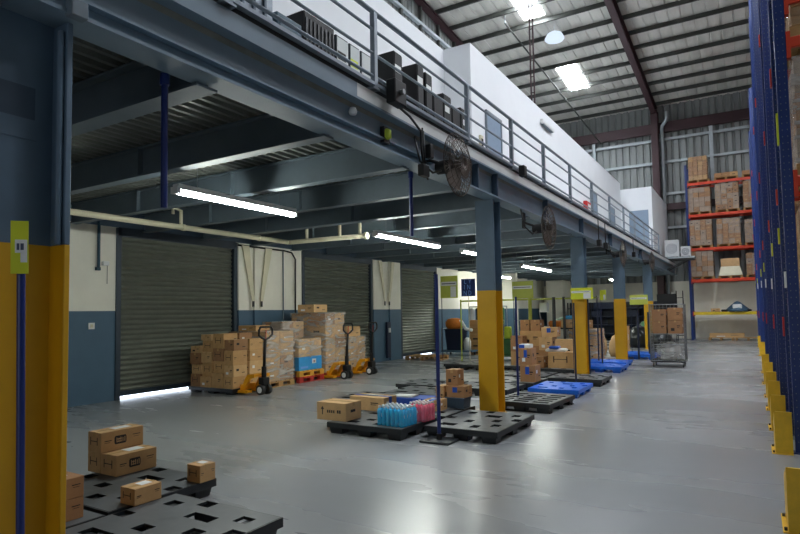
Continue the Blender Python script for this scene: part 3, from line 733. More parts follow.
def pallet(x, y, label, w=1.15, d=1.0, h=0.15, mt='black_plastic', side='pallet_side', rz=0, slats=False, z=0, group=None):
    key = (w, d, h, mt, slats)
    group = group or {'black_plastic': 'black plastic pallets on the floor', 'blue_plastic': 'blue plastic pallets along the aisle'}.get(mt)
    if key in PAL: return dup(PAL[key], (x, y, z), rz, label, group)
    t = thing('plastic_pallet', label, 'pallet', (x, y, z), rz, group)
    plastic_pallet_mesh(w, d, h, mt, side, len(PAL), slats).build('deck', t)
    for f in feet_mesh(w, d, h, side): f.build('foot', t)
    if slats:
        for iy in (-1, 0, 1):
            m = MB(); m.box(-w/2, w/2, iy*(d/2-0.08)-0.045, iy*(d/2-0.08)+0.045, 0, 0.02, side); m.build('runner', t)
    PAL[key] = t; return t
def wood_pallet(x, y, label, w=1.2, d=0.9, mt='wood', rz=0, z=0, group='wooden pallets'):
    key = ('w', w, d, mt)
    if key in PAL: return dup(PAL[key], (x, y, z), rz, label, group)
    t = thing('wooden_pallet', label, 'pallet', (x, y, z), rz, group)
    for k in range(6):
        yy = -d/2 + (k+0.5)*d/6; m = MB(); m.cbox(-w/2, w/2, yy-0.055, yy+0.055, 0.115, 0.135, mt, 0.002); m.build('top_board', t)
    for ix in (-1, 0, 1):
        m = MB()
        for iy in (-1, 0, 1): m.box(ix*(w/2-0.05)-0.05, ix*(w/2-0.05)+0.05, iy*(d/2-0.07)-0.07, iy*(d/2-0.07)+0.07, 0.018, 0.095, mt)
        m.box(ix*(w/2-0.05)-0.05, ix*(w/2-0.05)+0.05, -d/2, d/2, 0.095, 0.115, mt); m.box(ix*(w/2-0.05)-0.05, ix*(w/2-0.05)+0.05, -d/2, d/2, 0, 0.018, mt)
        m.build('stringer', t)
    PAL[key] = t; return t

PH = 0.15
# near-left pair
pallet(-4.76, 3.15, 'black plastic pallet under the two-carton stack at lower left')
pallet(-3.53, 2.68, 'black plastic pallet at the bottom edge beside the nearest column, one carton on it')
pallet(-4.72, 2.08, 'black plastic pallet half hidden behind the nearest yellow column')
# centre field
pallet(-4.38, 6.76, 'black plastic pallet carrying the water bottles and the arrow-marked carton')
pallet(-3.17, 7.3, 'black plastic pallet behind the tall sign stand, empty front corner toward the aisle', 0.98, 1.36)
pallet(-5.72, 8.55, 'black plastic pallet behind the arrow-marked carton, leftmost of the centre field')
pallet(-4.37, 7.82, 'black plastic pallet right behind the water bottles', 1.28, 1.0)
pallet(-5.3, 9.6, 'black plastic pallet behind the blue tray')
pallet(-4.12, 8.85+0.0, 'black plastic pallet left of the first complete column under the blue-labelled cartons') if False else None
pallet(-5.75, 10.75, 'black plastic pallet with a straight dark front edge left of the first column')
pallet(-4.5, 10.75, 'black plastic pallet half hidden behind the first complete column')
pallet(-3.2, 9.55, 'black ribbed pallet with slatted top beside the blue pallet', 1.0, 1.2, 0.15, 'black_plastic', 'pallet_side', -0.06, True)
pallet(-3.22, 11.3, 'blue pallet in the aisle right of the first complete column', 0.92, 1.2, 0.15, 'blue_plastic', 'blue_plastic', 0.02)
pallet(-4.4, 11.9, 'black pallet under the slim blue-labelled carton tower')
pallet(-3.3, 13.0, 'black pallet in front of the second complete column')
pallet(-4.55, 13.15, 'black pallet left of the second complete column')
pallet(-5.4, 15.3, 'black pallet under the tall carton group behind the first column')
pallet(-4.2, 14.86, 'black pallet under the wide carton near the second column')
pallet(-6.9, 15.2, 'black pallet showing just left of the first complete column')
pallet(-3.42, 15.9, 'blue pallet nearer to the camera of the two behind the second column', 1.1, 1.0, 0.15, 'blue_plastic', 'blue_plastic', 0.0)
pallet(-3.55, 17.3, 'blue pallet farther of the two behind the second column', 1.1, 1.0, 0.15, 'blue_plastic', 'blue_plastic', 0.0)
pallet(-3.2, 20.6, 'blue pallet beside the roll cage near the farthest column', 1.1, 1.6, 0.15, 'blue_plastic', 'blue_plastic', 0.0)

# ------------------------------------------------------------------ cartons
def carton(cx, cy, z, w, d, h, label, mt='kraft', rz=0, group=None, logo=None, xmarks=False, top_label=False, tape='tape', band=None, blue=None, arrow=False, name='cardboard_box'):
    t = thing(name, label, 'box', (cx, cy, z), rz, group)
    m = MB(); m.cbox(-w/2, w/2, -d/2, d/2, 0, h, mt, 0.004)
    e = 0.0015
    if logo:      # dark badge with pale strokes on the +x side
        y0 = -0.02; z0 = h*0.3; z1 = h*0.72; L2 = d*0.13
        m.prism([(y0-L2, z0), (y0+L2*0.85, z0), (y0+L2, z0+0.015), (y0+L2, z1-0.015), (y0+L2*0.85, z1), (y0-L2, z1), (y0-L2*1.15, z1-0.015), (y0-L2*1.15, z0+0.015)], 'x', w/2, w/2+e, 'print')
        for k in range(5): m.box(w/2+e, w/2+2*e, y0-L2*0.8+k*L2*0.36, y0-L2*0.8+k*L2*0.36+0.007, z0+0.016, z1-0.016-0.006*(k % 2), 'kraft_light')
        for k in (0, 1): m.box(w/2+e, w/2+2*e, y0-L2*0.8, y0+L2*0.1, z0+0.02+0.024*k, z0+0.026+0.024*k, 'kraft_light')
    if logo or xmarks:
        m.box(w/2, w/2+e, -d*0.42, -d*0.26, h*0.52, h*0.56, 'print'); m.box(w/2, w/2+e, -d*0.42, -d*0.3, h*0.44, h*0.46, 'print')
        m.box(w/2, w/2+e, d*0.24, d*0.42, h*0.62, h*0.66, 'print'); m.box(w/2, w/2+e, d*0.26, d*0.4, h*0.52, h*0.54, 'print')
        # bracket marks on the -y side
        m.box(-w*0.3, -w*0.26, -d/2-e, -d/2, h*0.35, h*0.75, 'print'); m.box(w*0.2, w*0.24, -d/2-e, -d/2, h*0.35, h*0.75, 'print'); m.box(-w*0.3, w*0.24, -d/2-e, -d/2, h*0.53, h*0.57, 'print')
    if arrow:
        ax = -w*0.3
        m.box(ax-0.008, ax+0.008, -d/2-e, -d/2, h*0.3, h*0.62, 'print'); m.add([(ax-0.03, -d/2-e, h*0.6), (ax+0.03, -d/2-e, h*0.6), (ax, -d/2-e, h*0.78)], [(0, 1, 2)], 'print')
        for k in range(4): m.box(-w*0.14+k*0.035, -w*0.14+k*0.035+0.022, -d/2-e, -d/2, h*0.42, h*0.58, 'print')
        for k in range(2): m.box(w*0.2+k*0.035, w*0.2+k*0.035+0.026, -d/2-e, -d/2, h*0.42, h*0.6, 'print')
        m.box(w/2, w/2+e, -d*0.2, d*0.1, h*0.45, h*0.6, 'print')
    if not (logo or xmarks or arrow):
        q_ = int(abs(cx*37+cy*53+z*91)) % 4
        if q_ in (0, 2): m.box(-w*.3, -w*.05, -d/2-e, -d/2, h*.2, h*.42, 'label' if q_ else 'print')
        m.box(w*.12, w*.34, -d/2-e, -d/2, h*.55, h*.62, 'print'); m.box(w*.12, w*.28, -d/2-e, -d/2, h*.44, h*.48, 'print')
        m.box(w/2, w/2+e, -d*.3, -d*.12, h*.5, h*.7, 'print' if q_ > 1 else 'label'); m.box(w/2, w/2+e, d*.1, d*.32, h*.3, h*.36, 'print')
    m.build('body', t)
    if tape:
        m = MB(); m.box(-0.022, 0.022, -d/2-e, d/2+e, h-0.05, h+e, tape) if d > w else m.box(-w/2-e, w/2+e, -0.022, 0.022, h-0.05, h+e, tape); m.build('packing_tape', t)
    if top_label:
        m = MB(); m.box(-w*0.28, w*0.22, -d*0.1, d*0.3, h+e, h+2*e, 'label'); m.build('shipping_label', t)
    if blue:
        m = MB(); m.box(-w*0.16, w*0.1, -d/2-2*e, -d/2, h*0.45, h*0.9, 'blue_tape'); m.build('blue_label', t)
    if band:
        m = MB(); m.box(-w/2-2*e, w/2+2*e, -0.04, 0.04, 0.001, h+2*e, band) if w > d else m.box(-0.04, 0.04, -d/2-2*e, d/2+2*e, 0.001, h+2*e, band); m.build('blue_band', t)
    return t
G1 = 'small printed cartons on the near pallets'
carton(-5.36, 3.45, PH, 0.20, 0.42, 0.19, 'brown carton lying at the bottom left of the near carton stack', 'kraft', 0, G1, True)
carton(-5.13, 3.45, PH, 0.24, 0.42, 0.19, 'brown carton with dark logo, lower right of the near carton stack', 'kraft', 0, G1, True, False, True)
carton(-5.34, 3.45, PH+0.19, 0.21, 0.44, 0.185, 'brown carton with dark logo on top of the near carton stack', 'kraft', 0, G1, True, False, True)
carton(-4.2, 2.93, PH, 0.18, 0.24, 0.13, 'small brown carton alone in the middle of the near pallets', 'kraft', 0, G1, None, True, True)
carton(-4.24, 3.55, PH, 0.17, 0.17, 0.15, 'small brown carton at the right-hand corner of the near pallets', 'kraft', 0, G1, None, True, True)
carton(-4.41, 2.32, PH, 0.34, 0.34, 0.15, 'brown carton behind the nearest column, bottom one', 'kraft_red', 0, G1, None, True)
carton(-4.41, 2.32, PH+0.151, 0.34, 0.34, 0.15, 'brown carton behind the nearest column, top one', 'kraft_red', 0, G1, None, True, True)
# centre
carton(-4.98, 6.54, PH, 0.5, 0.36, 0.24, 'brown carton with an up arrow at the left end of the centre pallets', 'kraft_light', 0, None, None, False, False, 'tape', None, None, True)
carton(-5.0, 7.42, PH, 0.62, 0.36, 0.2, 'brown carton wrapped with a blue band behind the arrow-marked carton', 'kraft_light', 0.0, None, None, False, True, None, 'blue_tape')
t = thing('blue_tray', 'flat blue tray with white papers behind the water bottles', 'tray', (-4.75, 8.2, PH), 0.1)
m = MB(); m.cbox(-0.35, 0.35, -0.2, 0.2, 0, 0.1, 'blue_tape', 0.006); m.build('body', t)
m = MB(); m.cbox(-0.3, 0.05, -0.15, 0.12, 0.1, 0.12, 'label', 0.004); m.build('paper', t)

def bottle_pack(x, y, nx, ny, mt, label, rz=0, s=0.07, z=PH+.001):
    t = thing('bottle_pack', label, 'bottle pack', (x, y, z), rz)
    proto = None
    for i in range(nx):
        for j in range(ny):
            lx, ly = (i-(nx-1)/2)*s, (j-(ny-1)/2)*s
            if proto is None:
                b = MB(); r = s/2-0.002
                b.lathe([(r*0.9, 0), (r, 0.01), (r, 0.08), (r*0.95, 0.09), (r, 0.10), (r, 0.19), (r*0.85, 0.207), (r*0.5, 0.222), (r*0.45, 0.225)], mt, (0, 0), 10)
                b.lathe([(r*0.55, 0.222), (r*0.55, 0.245), (r*0.5, 0.25)], 'white', (0, 0), 10)
                b.box(r-.001, r+.001, -.01, .01, .11, .15, 'label')
                proto = b.build('bottle', t, (lx, ly, 0))
            else:
                c = proto.copy(); COL.objects.link(c); c.parent = t; c.location = (lx, ly, 0); c.rotation_euler = (0, 0, random.random()*6)
    m = MB(); m.cbox(-nx*s/2-0.004, nx*s/2+0.004, -ny*s/2-0.004, ny*s/2+0.004, 0.004, 0.215, 'shrink', 0.02); m.build('shrink_film', t)
bottle_pack(-4.02, 6.52, 6, 5, 'water_blue', 'shrink-wrapped pack of blue water bottles with white caps on the centre pallet', -0.08)
bottle_pack(-3.88, 6.93, 4, 4, 'water_pink', 'shrink-wrapped pack of pink-labelled bottles behind the blue ones', -0.08)
# cartons left of column 1
G2 = 'cartons beside the first complete column'
t = thing('grey_tote', 'dark grey tote beside the first complete column under the cartons', 'tote', (-3.9, 8.12, PH)); m = MB(); m.frustum(0, 0, 0, 0.14, 0.14, 0.12, 0.15, 0.14, 'slate_dark'); m.build('body', t); m = MB(); m.cbox(-0.16, 0.16, -0.15, 0.15, 0.14, 0.16, 'slate_dark', 0.004); m.build('rim', t)
carton(-4.15, 8.12, PH, 0.14, 0.26, 0.32, 'tan carton with white note beside the grey tote', 'kraft', 0, G2, None, False, False, 'tape')
carton(-3.88, 8.12, PH+0.161, 0.30, 0.28, 0.17, 'brown carton with a blue label on the grey tote', 'kraft_red', 0, G2, None, False, False, 'tape', None, True)
carton(-3.95, 8.12, PH+0.335, 0.2, 0.22, 0.24, 'reddish brown carton topping the stack left of the first complete column', 'kraft_red', 0, G2)
carton(-4.1, 7.75, PH, 0.26, 0.26, 0.16, 'low brown carton with white top between the sign stand and first column', 'kraft', 0, G2, None, False, True, 'tape', 'blue_tape')
# slim tower
G3 = 'slim blue-labelled carton tower'
carton(-3.98, 11.75, PH, 0.32, 0.34, 0.34, 'bottom carton of the slim blue-labelled tower behind the ribbed pallet', 'kraft_red', 0, G3, None, False, False, 'tape', None, True)
carton(-4.02, 11.75, PH+0.341, 0.26, 0.3, 0.34, 'upper carton of the slim blue-labelled tower behind the ribbed pallet', 'kraft_red', 0, G3, None, False, False, 'tape', None, True)
m = MB(); m.cbox(-0.12, 0.12, -0.1, 0.1, 0, 0.08, 'label', 0.01); m.box(-0.12, 0.0, -0.102, -0.1, 0.0, 0.07, 'blue_tape'); tag(m.build('parcel_bag', None, (-4.06, 11.75, PH+0.683)), 'small white and blue parcel on the slim carton tower', 'parcel')
# group behind column 1
G4 = 'carton group behind the ribbed pallet'
gl = [(-5.45, 15.2, 0, .34, .36, .36, 'left column, bottom'), (-5.45, 15.2, .362, .34, .36, .32, 'left column, middle'), (-5.45, 15.2, .684, .33, .34, .1, 'left column, thin top'),
      (-5.2, 15.65, 0, .62, .42, .5, 'tallest column, bottom'), (-5.2, 15.65, .502, .6, .42, .4, 'tallest column, middle'), (-5.36, 15.65, .905, .26, .36, .3, 'tallest column, top left'), (-5.07, 15.65, .905, .26, .36, .3, 'tallest column, top right'),
      (-4.72, 15.45, 0, .34, .44, .4, 'right column, bottom'), (-4.72, 15.45, .402, .36, .44, .34, 'right column, middle'), (-4.66, 15.55, .745, .42, .36, .26, 'right column, top with blue sticker')]
for (x, y, z, w, d, h, s) in gl:
    carton(x, y, PH+z, w, d, h, 'brown carton in the group behind the ribbed pallet, '+s, random.choice(['kraft', 'kraft_red', 'kraft_light']), random.uniform(-.02, .02), G4, None, False, False, 'tape', None, 'top with' in s)
carton(-4.15, 14.85, PH, 0.66, 0.46, 0.40, 'wide low brown carton with dark prints left of the second column', 'kraft', 0, G4, None, True)
carton(-4.75, 14.7, PH, 0.36, 0.36, 0.28, 'small brown carton left of the wide printed carton', 'kraft_red', 0, G4)
carton(-4.2, 15.21, PH, 0.45, 0.24, 0.7, 'upright brown carton behind the wide printed carton', 'kraft_light', 0, G4)
t = thing('wrapped_goods', 'blue and white wrapped goods lying on the wide printed carton', 'parcel', (-4.28, 14.85, PH+0.401), 0.1)
m = MB(); m.cbox(-0.3, 0.22, -0.18, 0.18, 0, 0.08, 'label', 0.03); m.build('white_bag', t)
m = MB(); m.cbox(-0.2, 0.05, -0.22, 0.1, 0.08, 0.14, 'blue_tape', 0.02); m.build('blue_bag', t)

# ------------------------------------------------------------------ loose stack of cartons by the first shutter
pallet(-9.65, 8.75, 'black plastic pallet under the loose cartons before the first shutter', 1.3, 0.9, 0.12)
z0 = 0.12
cols = [(-10.14, .33, [.26, .2, .24, .14]), (-9.80, .33, [.22, .28, .22, .24, .12]), (-9.46, .33, [.3, .24, .26, .3]), (-9.14, .29, [.24, .22, .3, .22])]
rn = random.Random(5); LN1 = ['bottom', 'second', 'third', 'fourth', 'top']; CN = ['leftmost', 'inner left', 'inner right', 'rightmost']
G5 = 'loose cartons stacked before the first shutter'
for ci, (cx, w, hs_) in enumerate(cols):
    for row in range(2):
        z = z0
        for k, h in enumerate(hs_ if row == 0 else hs_[::-1][:-1]+[hs_[0]]):
            carton(cx+rn.uniform(-.01, .01), 8.51+0.44*row+rn.uniform(-.02, .02)+.03*(k % 2), z, w-.025, .38, h,
                   'loose brown carton by the first shutter: %s layer, %s column, %s row' % (LN1[k], CN[ci], ['front', 'rear'][row]),
                   rn.choice(['kraft', 'kraft_light', 'kraft', 'kraft_light', 'kraft_dark']), rn.uniform(-.04, .04), G5, None, rn.random() < .5, False, 'tape')
            z += h+.003

def load(name, label, x, y, z, w, d, h, nx, ny, nz, mt='kraft', wrap='wrap', seed=0, group=None, jit=0.006, rz=0, lumpy=0.0, tops=None):
    """cartons standing on a pallet and held together by film: one thing, its cartons are parts"""
    rnd = random.Random(seed); t = thing(name, label, 'pallet load', (x, y, z), rz, group)
    m = MB(); a, b, c = w/nx, d/ny, h/nz; protos = []
    for mk in (mt, 'kraft_red' if mt == 'kraft_grey' else 'kraft' if mt != 'kraft' else 'kraft_dark', mt):
        q = MB(); q.cbox(-a/2+.004, a/2-.004, -b/2+.004, b/2-.004, .002, c-.002, mk, .004)
        q.box(-a/2+.003, a/2-.003, -.02, .02, c-.06, c-.0015, 'tape')
        if rnd.random() < .6: q.box(-a*.2, a*.15, -b/2+.002, -b/2+.004, c*.35, c*.5, 'print' if rnd.random() < .5 else 'tape')
        q.box(a/2-.004, a/2-.002, -b*.2, b*.05, c*.4, c*.52, 'print' if rnd.random() < .5 else 'label')
        protos.append(q)
    meshes = []
    first = True
    for k in range(nz):
        for i in range(nx):
            for j in range(ny):
                if 0 < i < nx-1 and 0 < j < ny-1 and k < nz-1: continue
                p = rnd.randrange(3)
                loc = (-w/2+(i+.5)*a+rnd.uniform(-jit, jit), -d/2+(j+.5)*b+rnd.uniform(-jit, jit), k*c)
                if len([q for q in meshes if q[0] == p]) == 0:
                    o = protos[p].build('carton', t, loc); meshes.append((p, o))
                else:
                    o = [q[1] for q in meshes if q[0] == p][0].copy(); COL.objects.link(o); o.parent = t; o.location = loc
                o.rotation_euler = (0, 0, rnd.uniform(-.01, .01))
    if wrap:
        q = MB(); N1 = 10; r = .02; pts = []
        # film shell with gentle folds
        ring = []
        for s in range(4):
            for i in range(N1):
                f = i/N1
                ring.append([(-w/2-r+f*(w+2*r), -d/2-r), (w/2+r, -d/2-r+f*(d+2*r)), (w/2+r-f*(w+2*r), d/2+r), (-w/2-r, d/2+r-f*(d+2*r))][s])
        NZ = 12; vs = []
        for k in range(NZ+1):
            for i, (px, py) in enumerate(ring):
                g = .012*math.sin(i*1.3+k*1.9+seed)+.008*math.sin(i*.7-k*2.7)
                vs.append((px*(1+g), py*(1+g), .0+(h+.012)*k/NZ))
        n = len(ring); fs = [(k*n+i, k*n+(i+1) % n, (k+1)*n+(i+1) % n, (k+1)*n+i) for k in range(NZ) for i in range(n)]
        fs.append(tuple(NZ*n+i for i in range(n)))
        q.add(vs, fs, wrap, True); q.build('stretch_wrap', t)
    return t
# wrapped loads standing along the left side
wood_pallet(-9.7, 9.82, 'natural wood pallet under the wrapped load behind the first pallet truck', 1.2, 0.9, 'wood', 0)
load('wrapped_pallet_load', 'film-wrapped carton load behind the first pallet truck', -9.7, 9.82, .135, 1.16, .9, 1.1, 2, 2, 4, 'kraft', 'wrap', 1)
wood_pallet(-9.7, 10.9, 'red wooden pallet at the bottom under the cyan carton', 1.2, 0.9, 'wood_red', 0)
wood_pallet(-9.7, 10.9, 'yellow wooden pallet on the red one under the cyan carton', 1.2, 0.9, 'wood_yellow', 0, .136)
t = thing('cyan_carton', 'long cyan-blue carton on the yellow and red pallets', 'box', (-9.7, 10.9, .272))
m = MB(); m.cbox(-.56, .56, -.42, .42, 0, .32, 'cyan_carton', .006); m.box(.56, .562, .05, .2, .15, .26, 'label'); m.box(.56, .562, .1, .16, .17, .22, 'red'); m.box(.56, .562, -.36, -.1, .05, .1, 'sign_letter'); m.build('body', t)
m = MB(); m.box(-.562, .562, -.02, .02, .3, .322, 'tape'); m.build('packing_tape', t)
load('wrapped_pallet_load', 'film-wrapped cartons resting on the cyan carton', -9.7, 10.9, .595, 1.1, .84, .42, 2, 2, 1, 'kraft_light', 'wrap', 2)
wood_pallet(-9.7, 11.9, 'wooden pallet with red boards under the tallest wrapped load', 1.2, 0.9, 'wood_red', 0)
load('wrapped_pallet_load', 'tallest film-wrapped load behind the second pallet truck', -9.72, 11.9, .135, 1.12, .8, 1.5, 2, 2, 5, 'kraft', 'wrap', 3)
load('wrapped_bundle', 'film-wrapped bundle lying on top of the cartons above the cyan carton', -9.95, 10.85, 1.03, .6, .8, .4, 1, 2, 2, 'kraft_dark', 'wrap', 8)
carton(-9.75, 11.72, 1.65, .5, .62, .2, 'brown carton lying on top of the tallest wrapped load', 'kraft_light', .1)
wood_pallet(-9.7, 12.9, 'wooden pallet behind the third pallet truck', 1.2, 0.9, 'wood', 0)
load('wrapped_pallet_load', 'lower film-wrapped load behind the third pallet truck', -9.72, 12.85, .135, 1.12, .75, .85, 2, 2, 3, 'kraft', 'wrap', 4)
carton(-9.55, 12.85, .99, .6, .6, .27, 'plain brown carton on top of the load behind the third pallet truck', 'kraft_light', .05)
carton(-9.85, 9.75, 1.25, .5, .5, .12, 'flat brown carton on the load behind the first pallet truck', 'kraft', .1)
wood_pallet(-9.6, 17.6, 'empty wooden pallet on the floor before the third shutter', 1.2, 1.0, 'wood', 0.1)

def pallet_truck(x, y, label, rz=0):
    t = thing('pallet_truck', label, 'pallet truck', (x, y, 0), rz, 'yellow hand pallet trucks')
    for s in (-1, 1):
        m = MB(); m.cbox(-1.2, -.02, s*.19-.075, s*.19+.075, .035, .09, 'jack_yellow', .004); f = m.build('fork', t)
        m = MB(); m.prism([(-.34, .04), (-.2, .04), (-.15, .09), (.02, .33), (.14, .35), (.14, .41), (-.03, .41), (-.1, .34), (-.22, .12)], 'y', s*.19-.03, s*.19+.03, 'jack_yellow') 
        m.build('side_frame', t)
    m = MB(); m.cbox(-.03, .13, -.2, .2, .355, .415, 'jack_yellow', .01); m.build('crosshead', t)
    m = MB(); m.cbox(-.28, -.23, -.2, .2, .08, .2, 'jack_yellow', .01); m.build('heel_plate', t)
    m = MB(); m.cyl((.2, 0, .1), (.2, 0, .56), .05, 'black', 12); m.cbox(.13, .27, -.09, .09, .2, .34, 'black', .01); m.build('pump', t)
    for s in (-1, 1):
        m = MB(); m.cyl((.2, s*.05, .1), (.2, s*.13, .1), .1, 'tyre', 18); w = m.build('wheel', t)
        m = MB(); m.cyl((.2, s*.13, .1), (.2, s*.136, .1), .062, 'label', 14); m.build('wheel_hub', w)
    m = MB(); m.tube([(.2, 0, .5), (.24, 0, 1.1)], .03, 'black', 8); m.build('handle_shaft', t)
    m = MB(); m.tube([(.24, .0, 1.1), (.245, .1, 1.14), (.25, .19, 1.2), (.255, .19, 1.3), (.255, .15, 1.36), (.255, -.15, 1.36), (.255, -.19, 1.3), (.25, -.19, 1.2), (.245, -.1, 1.14)], .022, 'black', 8, True); hl = m.build('handle_loop', t)
    m = MB(); m.tube([(.25, 0, 1.12), (.262, 0, 1.3)], .008, 'red', 6); m.build('release_lever', hl)
    return t
pallet_truck(-8.72, 8.7, 'yellow pallet truck nearest the camera, parked at the loose carton stack')
pallet_truck(-8.82, 11.65, 'yellow pallet truck parked at the tallest wrapped load')
pallet_truck(-8.82, 12.75, 'yellow pallet truck farthest along the left wall')
# ------------------------------------------------------------------ racks
LV = [1.40, 3.05, 4.62, 6.33, 7.95]
def post_mesh(h, w=.10, d=.08, dots=False, mt='rack_blue', face='-x'):
    m = MB(); m.cbox(-w/2, w/2, -d/2, d/2, 0, h, mt, .006)
    m.box(-w/2-.04, w/2+.04, -d/2-.03, d/2+.03, 0, .012, mt)
    if dots:
        z = .12
        while z < h-.05:
            for s in (-1, 1):
                m.box(-w/2-.001, -w/2, s*.02-.004, s*.02+.004, z, z+.012, 'rack_dark'); m.box(s*.024-.004, s*.024+.004, -d/2-.001, -d/2, z, z+.012, 'beam_grey')
            z += .075
    return m
# rack rows on the right: each row runs away to the right, its end frame faces the aisle
ROWS = [(7.75, 'first'), (10.85, 'second'), (14.45, 'third'), (16.9, 'fourth'), (22.65, 'fifth'), (27.5, 'sixth')]
RX = [0, 2.75, 5.5]; DEP = 1.05
pm = None
for ri, (ry, rname) in enumerate(ROWS):
    H = [9.6, 9.6, 9.4, 9.4, 9.0, 8.8][ri]
    rack = thing('pallet_rack', 'blue end frame and orange beams of the %s rack row along the right aisle' % rname, 'rack', ([.40, .38, .34, .31, .27, .24][ri], ry, 0), 0, 'rack rows along the right side')
    pp = post_mesh(H, .11, .09, ri < 3)
    po = None
    for x in RX:
        for y in (0, DEP):
            if po is None: po = pp.build('upright', rack); o = po
            else: o = po.copy(); COL.objects.link(o); o.parent = rack
            o.location = (x, y, 0)
        m = MB(); z = .4; s = 1
        while z < H-.2:
            m.box(x-.012, x+.012, .05, DEP-.05, z, z+.035, 'rack_dark')
            if z+.9 < H: m.cyl((x, .05, z if s > 0 else z+.9), (x, DEP-.05, z+.9 if s > 0 else z), .016, 'steel', 6)
            z += .9; s = -s
        m.build('frame_bracing', rack)
    for k in range(2):
        for z in LV+([5.12] if ri == 0 else []):
            for y in (-.01, DEP+.01):
                m = MB(); m.cbox(.055, 2.695, y-.025, y+.025, -.12, 0, 'rack_orange', .005)
                for xx in (.055, 2.655): m.box(xx, xx+.04, y-.05, y+.05, -.24, .06, 'rack_orange')
                o = m.build('beam', rack); o.location = (RX[k], 0, z)
    for (z, mt, hh, yo) in ([(3.6, 'sign_yellow', .18, 0)] if ri == 0 else [])+[(1.35, 'red', .12, DEP), (3.0, 'rack_orange', .1, DEP), (4.55, 'red', .12, DEP), (1.9+.1*ri, 'label', .09, DEP if ri % 2 else 0), (6.3, 'rack_orange', .1, DEP), (2.5, 'sign_yellow', .1, 0 if ri == 1 else DEP)]:
        m = MB(); m.box(-.075, -.056, yo-.035, yo+.035, z-hh, z+hh, mt); m.build('upright_label', rack)
# column guards along the rack foot
gy = [5.0, 7.6, 9.0, 10.7, 12.2, 14.3, 16.7, 22.5, 27.3]
ordn = ['first', 'second', 'third', 'fourth', 'fifth', 'sixth', 'seventh', 'eighth', 'ninth', 'tenth', 'eleventh', 'twelfth']
for k, y in enumerate(gy):
    t = thing('column_guard', 'yellow steel guard at the foot of the right rack, %s from the camera' % ordn[k], 'guard', (.2, y, 0), 0, 'yellow column guards of the right rack')
    h = .46
    m = MB(); m.box(-.03, .12, 0, .012, 0, h, 'yellow_guard'); m.box(-.03, .12, -.012, 0, h-.03, h, 'yellow_guard'); m.build('front_plate', t)
    m = MB(); m.prism([(0, 0), (.5, 0), (.5, h*.55), (.40, h*.7), (.06, h*.95), (.0, h)], 'x', -.042, -.03, 'yellow_guard'); m.build('side_plate', t)
    m = MB(); m.box(-.075, .12, -.01, .42, 0, .008, 'yellow_guard'); m.build('foot_plate', t)
    for q in (.03, .36):
        m = MB(); m.cyl((-.058, q, .008), (-.058, q, .03), .011, 'black', 6); m.build('bolt', t)

# goods on the right rack
def simple_load(label, x, y, z, w, d, h, mt, wrap, seed, group, n=(2, 2, 3)):
    return load('stored_pallet_load', label, x, y, z, w, d, h, n[0], n[1], n[2], mt, wrap, seed, group)
lev = ['floor level', 'first shelf', 'second shelf', 'third shelf', 'fourth shelf', 'top shelf']
for ri, (ry, rname) in enumerate(ROWS[:4]):
    for li, z in enumerate([0.0]+LV[:4]):
        for q in range(2 if ri == 0 else 1):
            x = .40+.05+.62+1.28*q; yy = ry+DEP/2
            h = [1.0, 1.22, 1.2, .32, 1.2][li] if ri == 0 else random.uniform(.85, 1.1)
            wn = ['aisle end', 'one place in from the aisle'][q]
            wood_pallet(x, yy, 'wooden pallet in the %s right-hand rack row, %s, %s' % (rname, lev[li], wn), 1.15, 1.1, 'wood', 0, z+.001, 'wooden pallets on the right racks')
            simple_load('carton load in the %s right-hand rack row, %s, %s' % (rname, lev[li], wn), x, yy, z+.137, 1.12, 1.05, h, ['kraft_grey', 'kraft', 'kraft_grey', 'kraft_light'][(li+ri) % 4], 'wrap' if (li+ri) % 2 == 0 else 'wrap_dull', 50+li+7*ri, 'carton loads on the right racks')
carton(.72, 7.86, LV[2]+.46, .3, .2, .1, 'small brown carton on top of the low load nearest the aisle', 'kraft_light')

# rack across the back wall
bx0, bx1 = -2.6, 1.2
rack = thing('pallet_rack', 'blue and orange pallet rack standing against the back wall', 'rack', (bx0, 32.7, 0))
for x, h in ((0, 8.9), (bx1-bx0, 8.9)):
    for y in (0, 1.0):
        o = post_mesh(h, .11, .1, False).build('upright', rack); o.location = (x, y, 0)
    m = MB(); z = .4
    while z < 8.5: m.box(x-.015, x+.015, .05, .95, z, z+.04, 'rack_dark'); m.cyl((x, .05, z), (x, .95, z+1.1), .018, 'rack_dark', 6); z += 1.1
    m.build('frame_bracing', rack)
for i, z in enumerate(LV):
    for y in (-.02, 1.02):
        m = MB(); m.cbox(.05, bx1-bx0-.05, y-.025, y+.025, z-.14, z, 'rack_yellow' if i == 0 else 'rack_orange', .005); m.box(.056, .09, y-.05, y+.03, z-.2, z+.04, 'rack_orange' if i else 'red'); m.build('beam', rack)
for z in (LV[0],):
    m = MB()
    for k in range(12): m.box(.1+.31*k, .32+.31*k, 0, 1, z, z+.015, 'wood')
    m.build('shelf_boards', rack)
xs = [-2.05, -.82, .38]; pos = ['left', 'middle', 'right']
hs = {1: [1.28, 0.95, 1.05], 2: [1.28, 1.25, 1.12], 3: [1.22, 1.3, 1.3], 4: [1.2, .22, .2]}
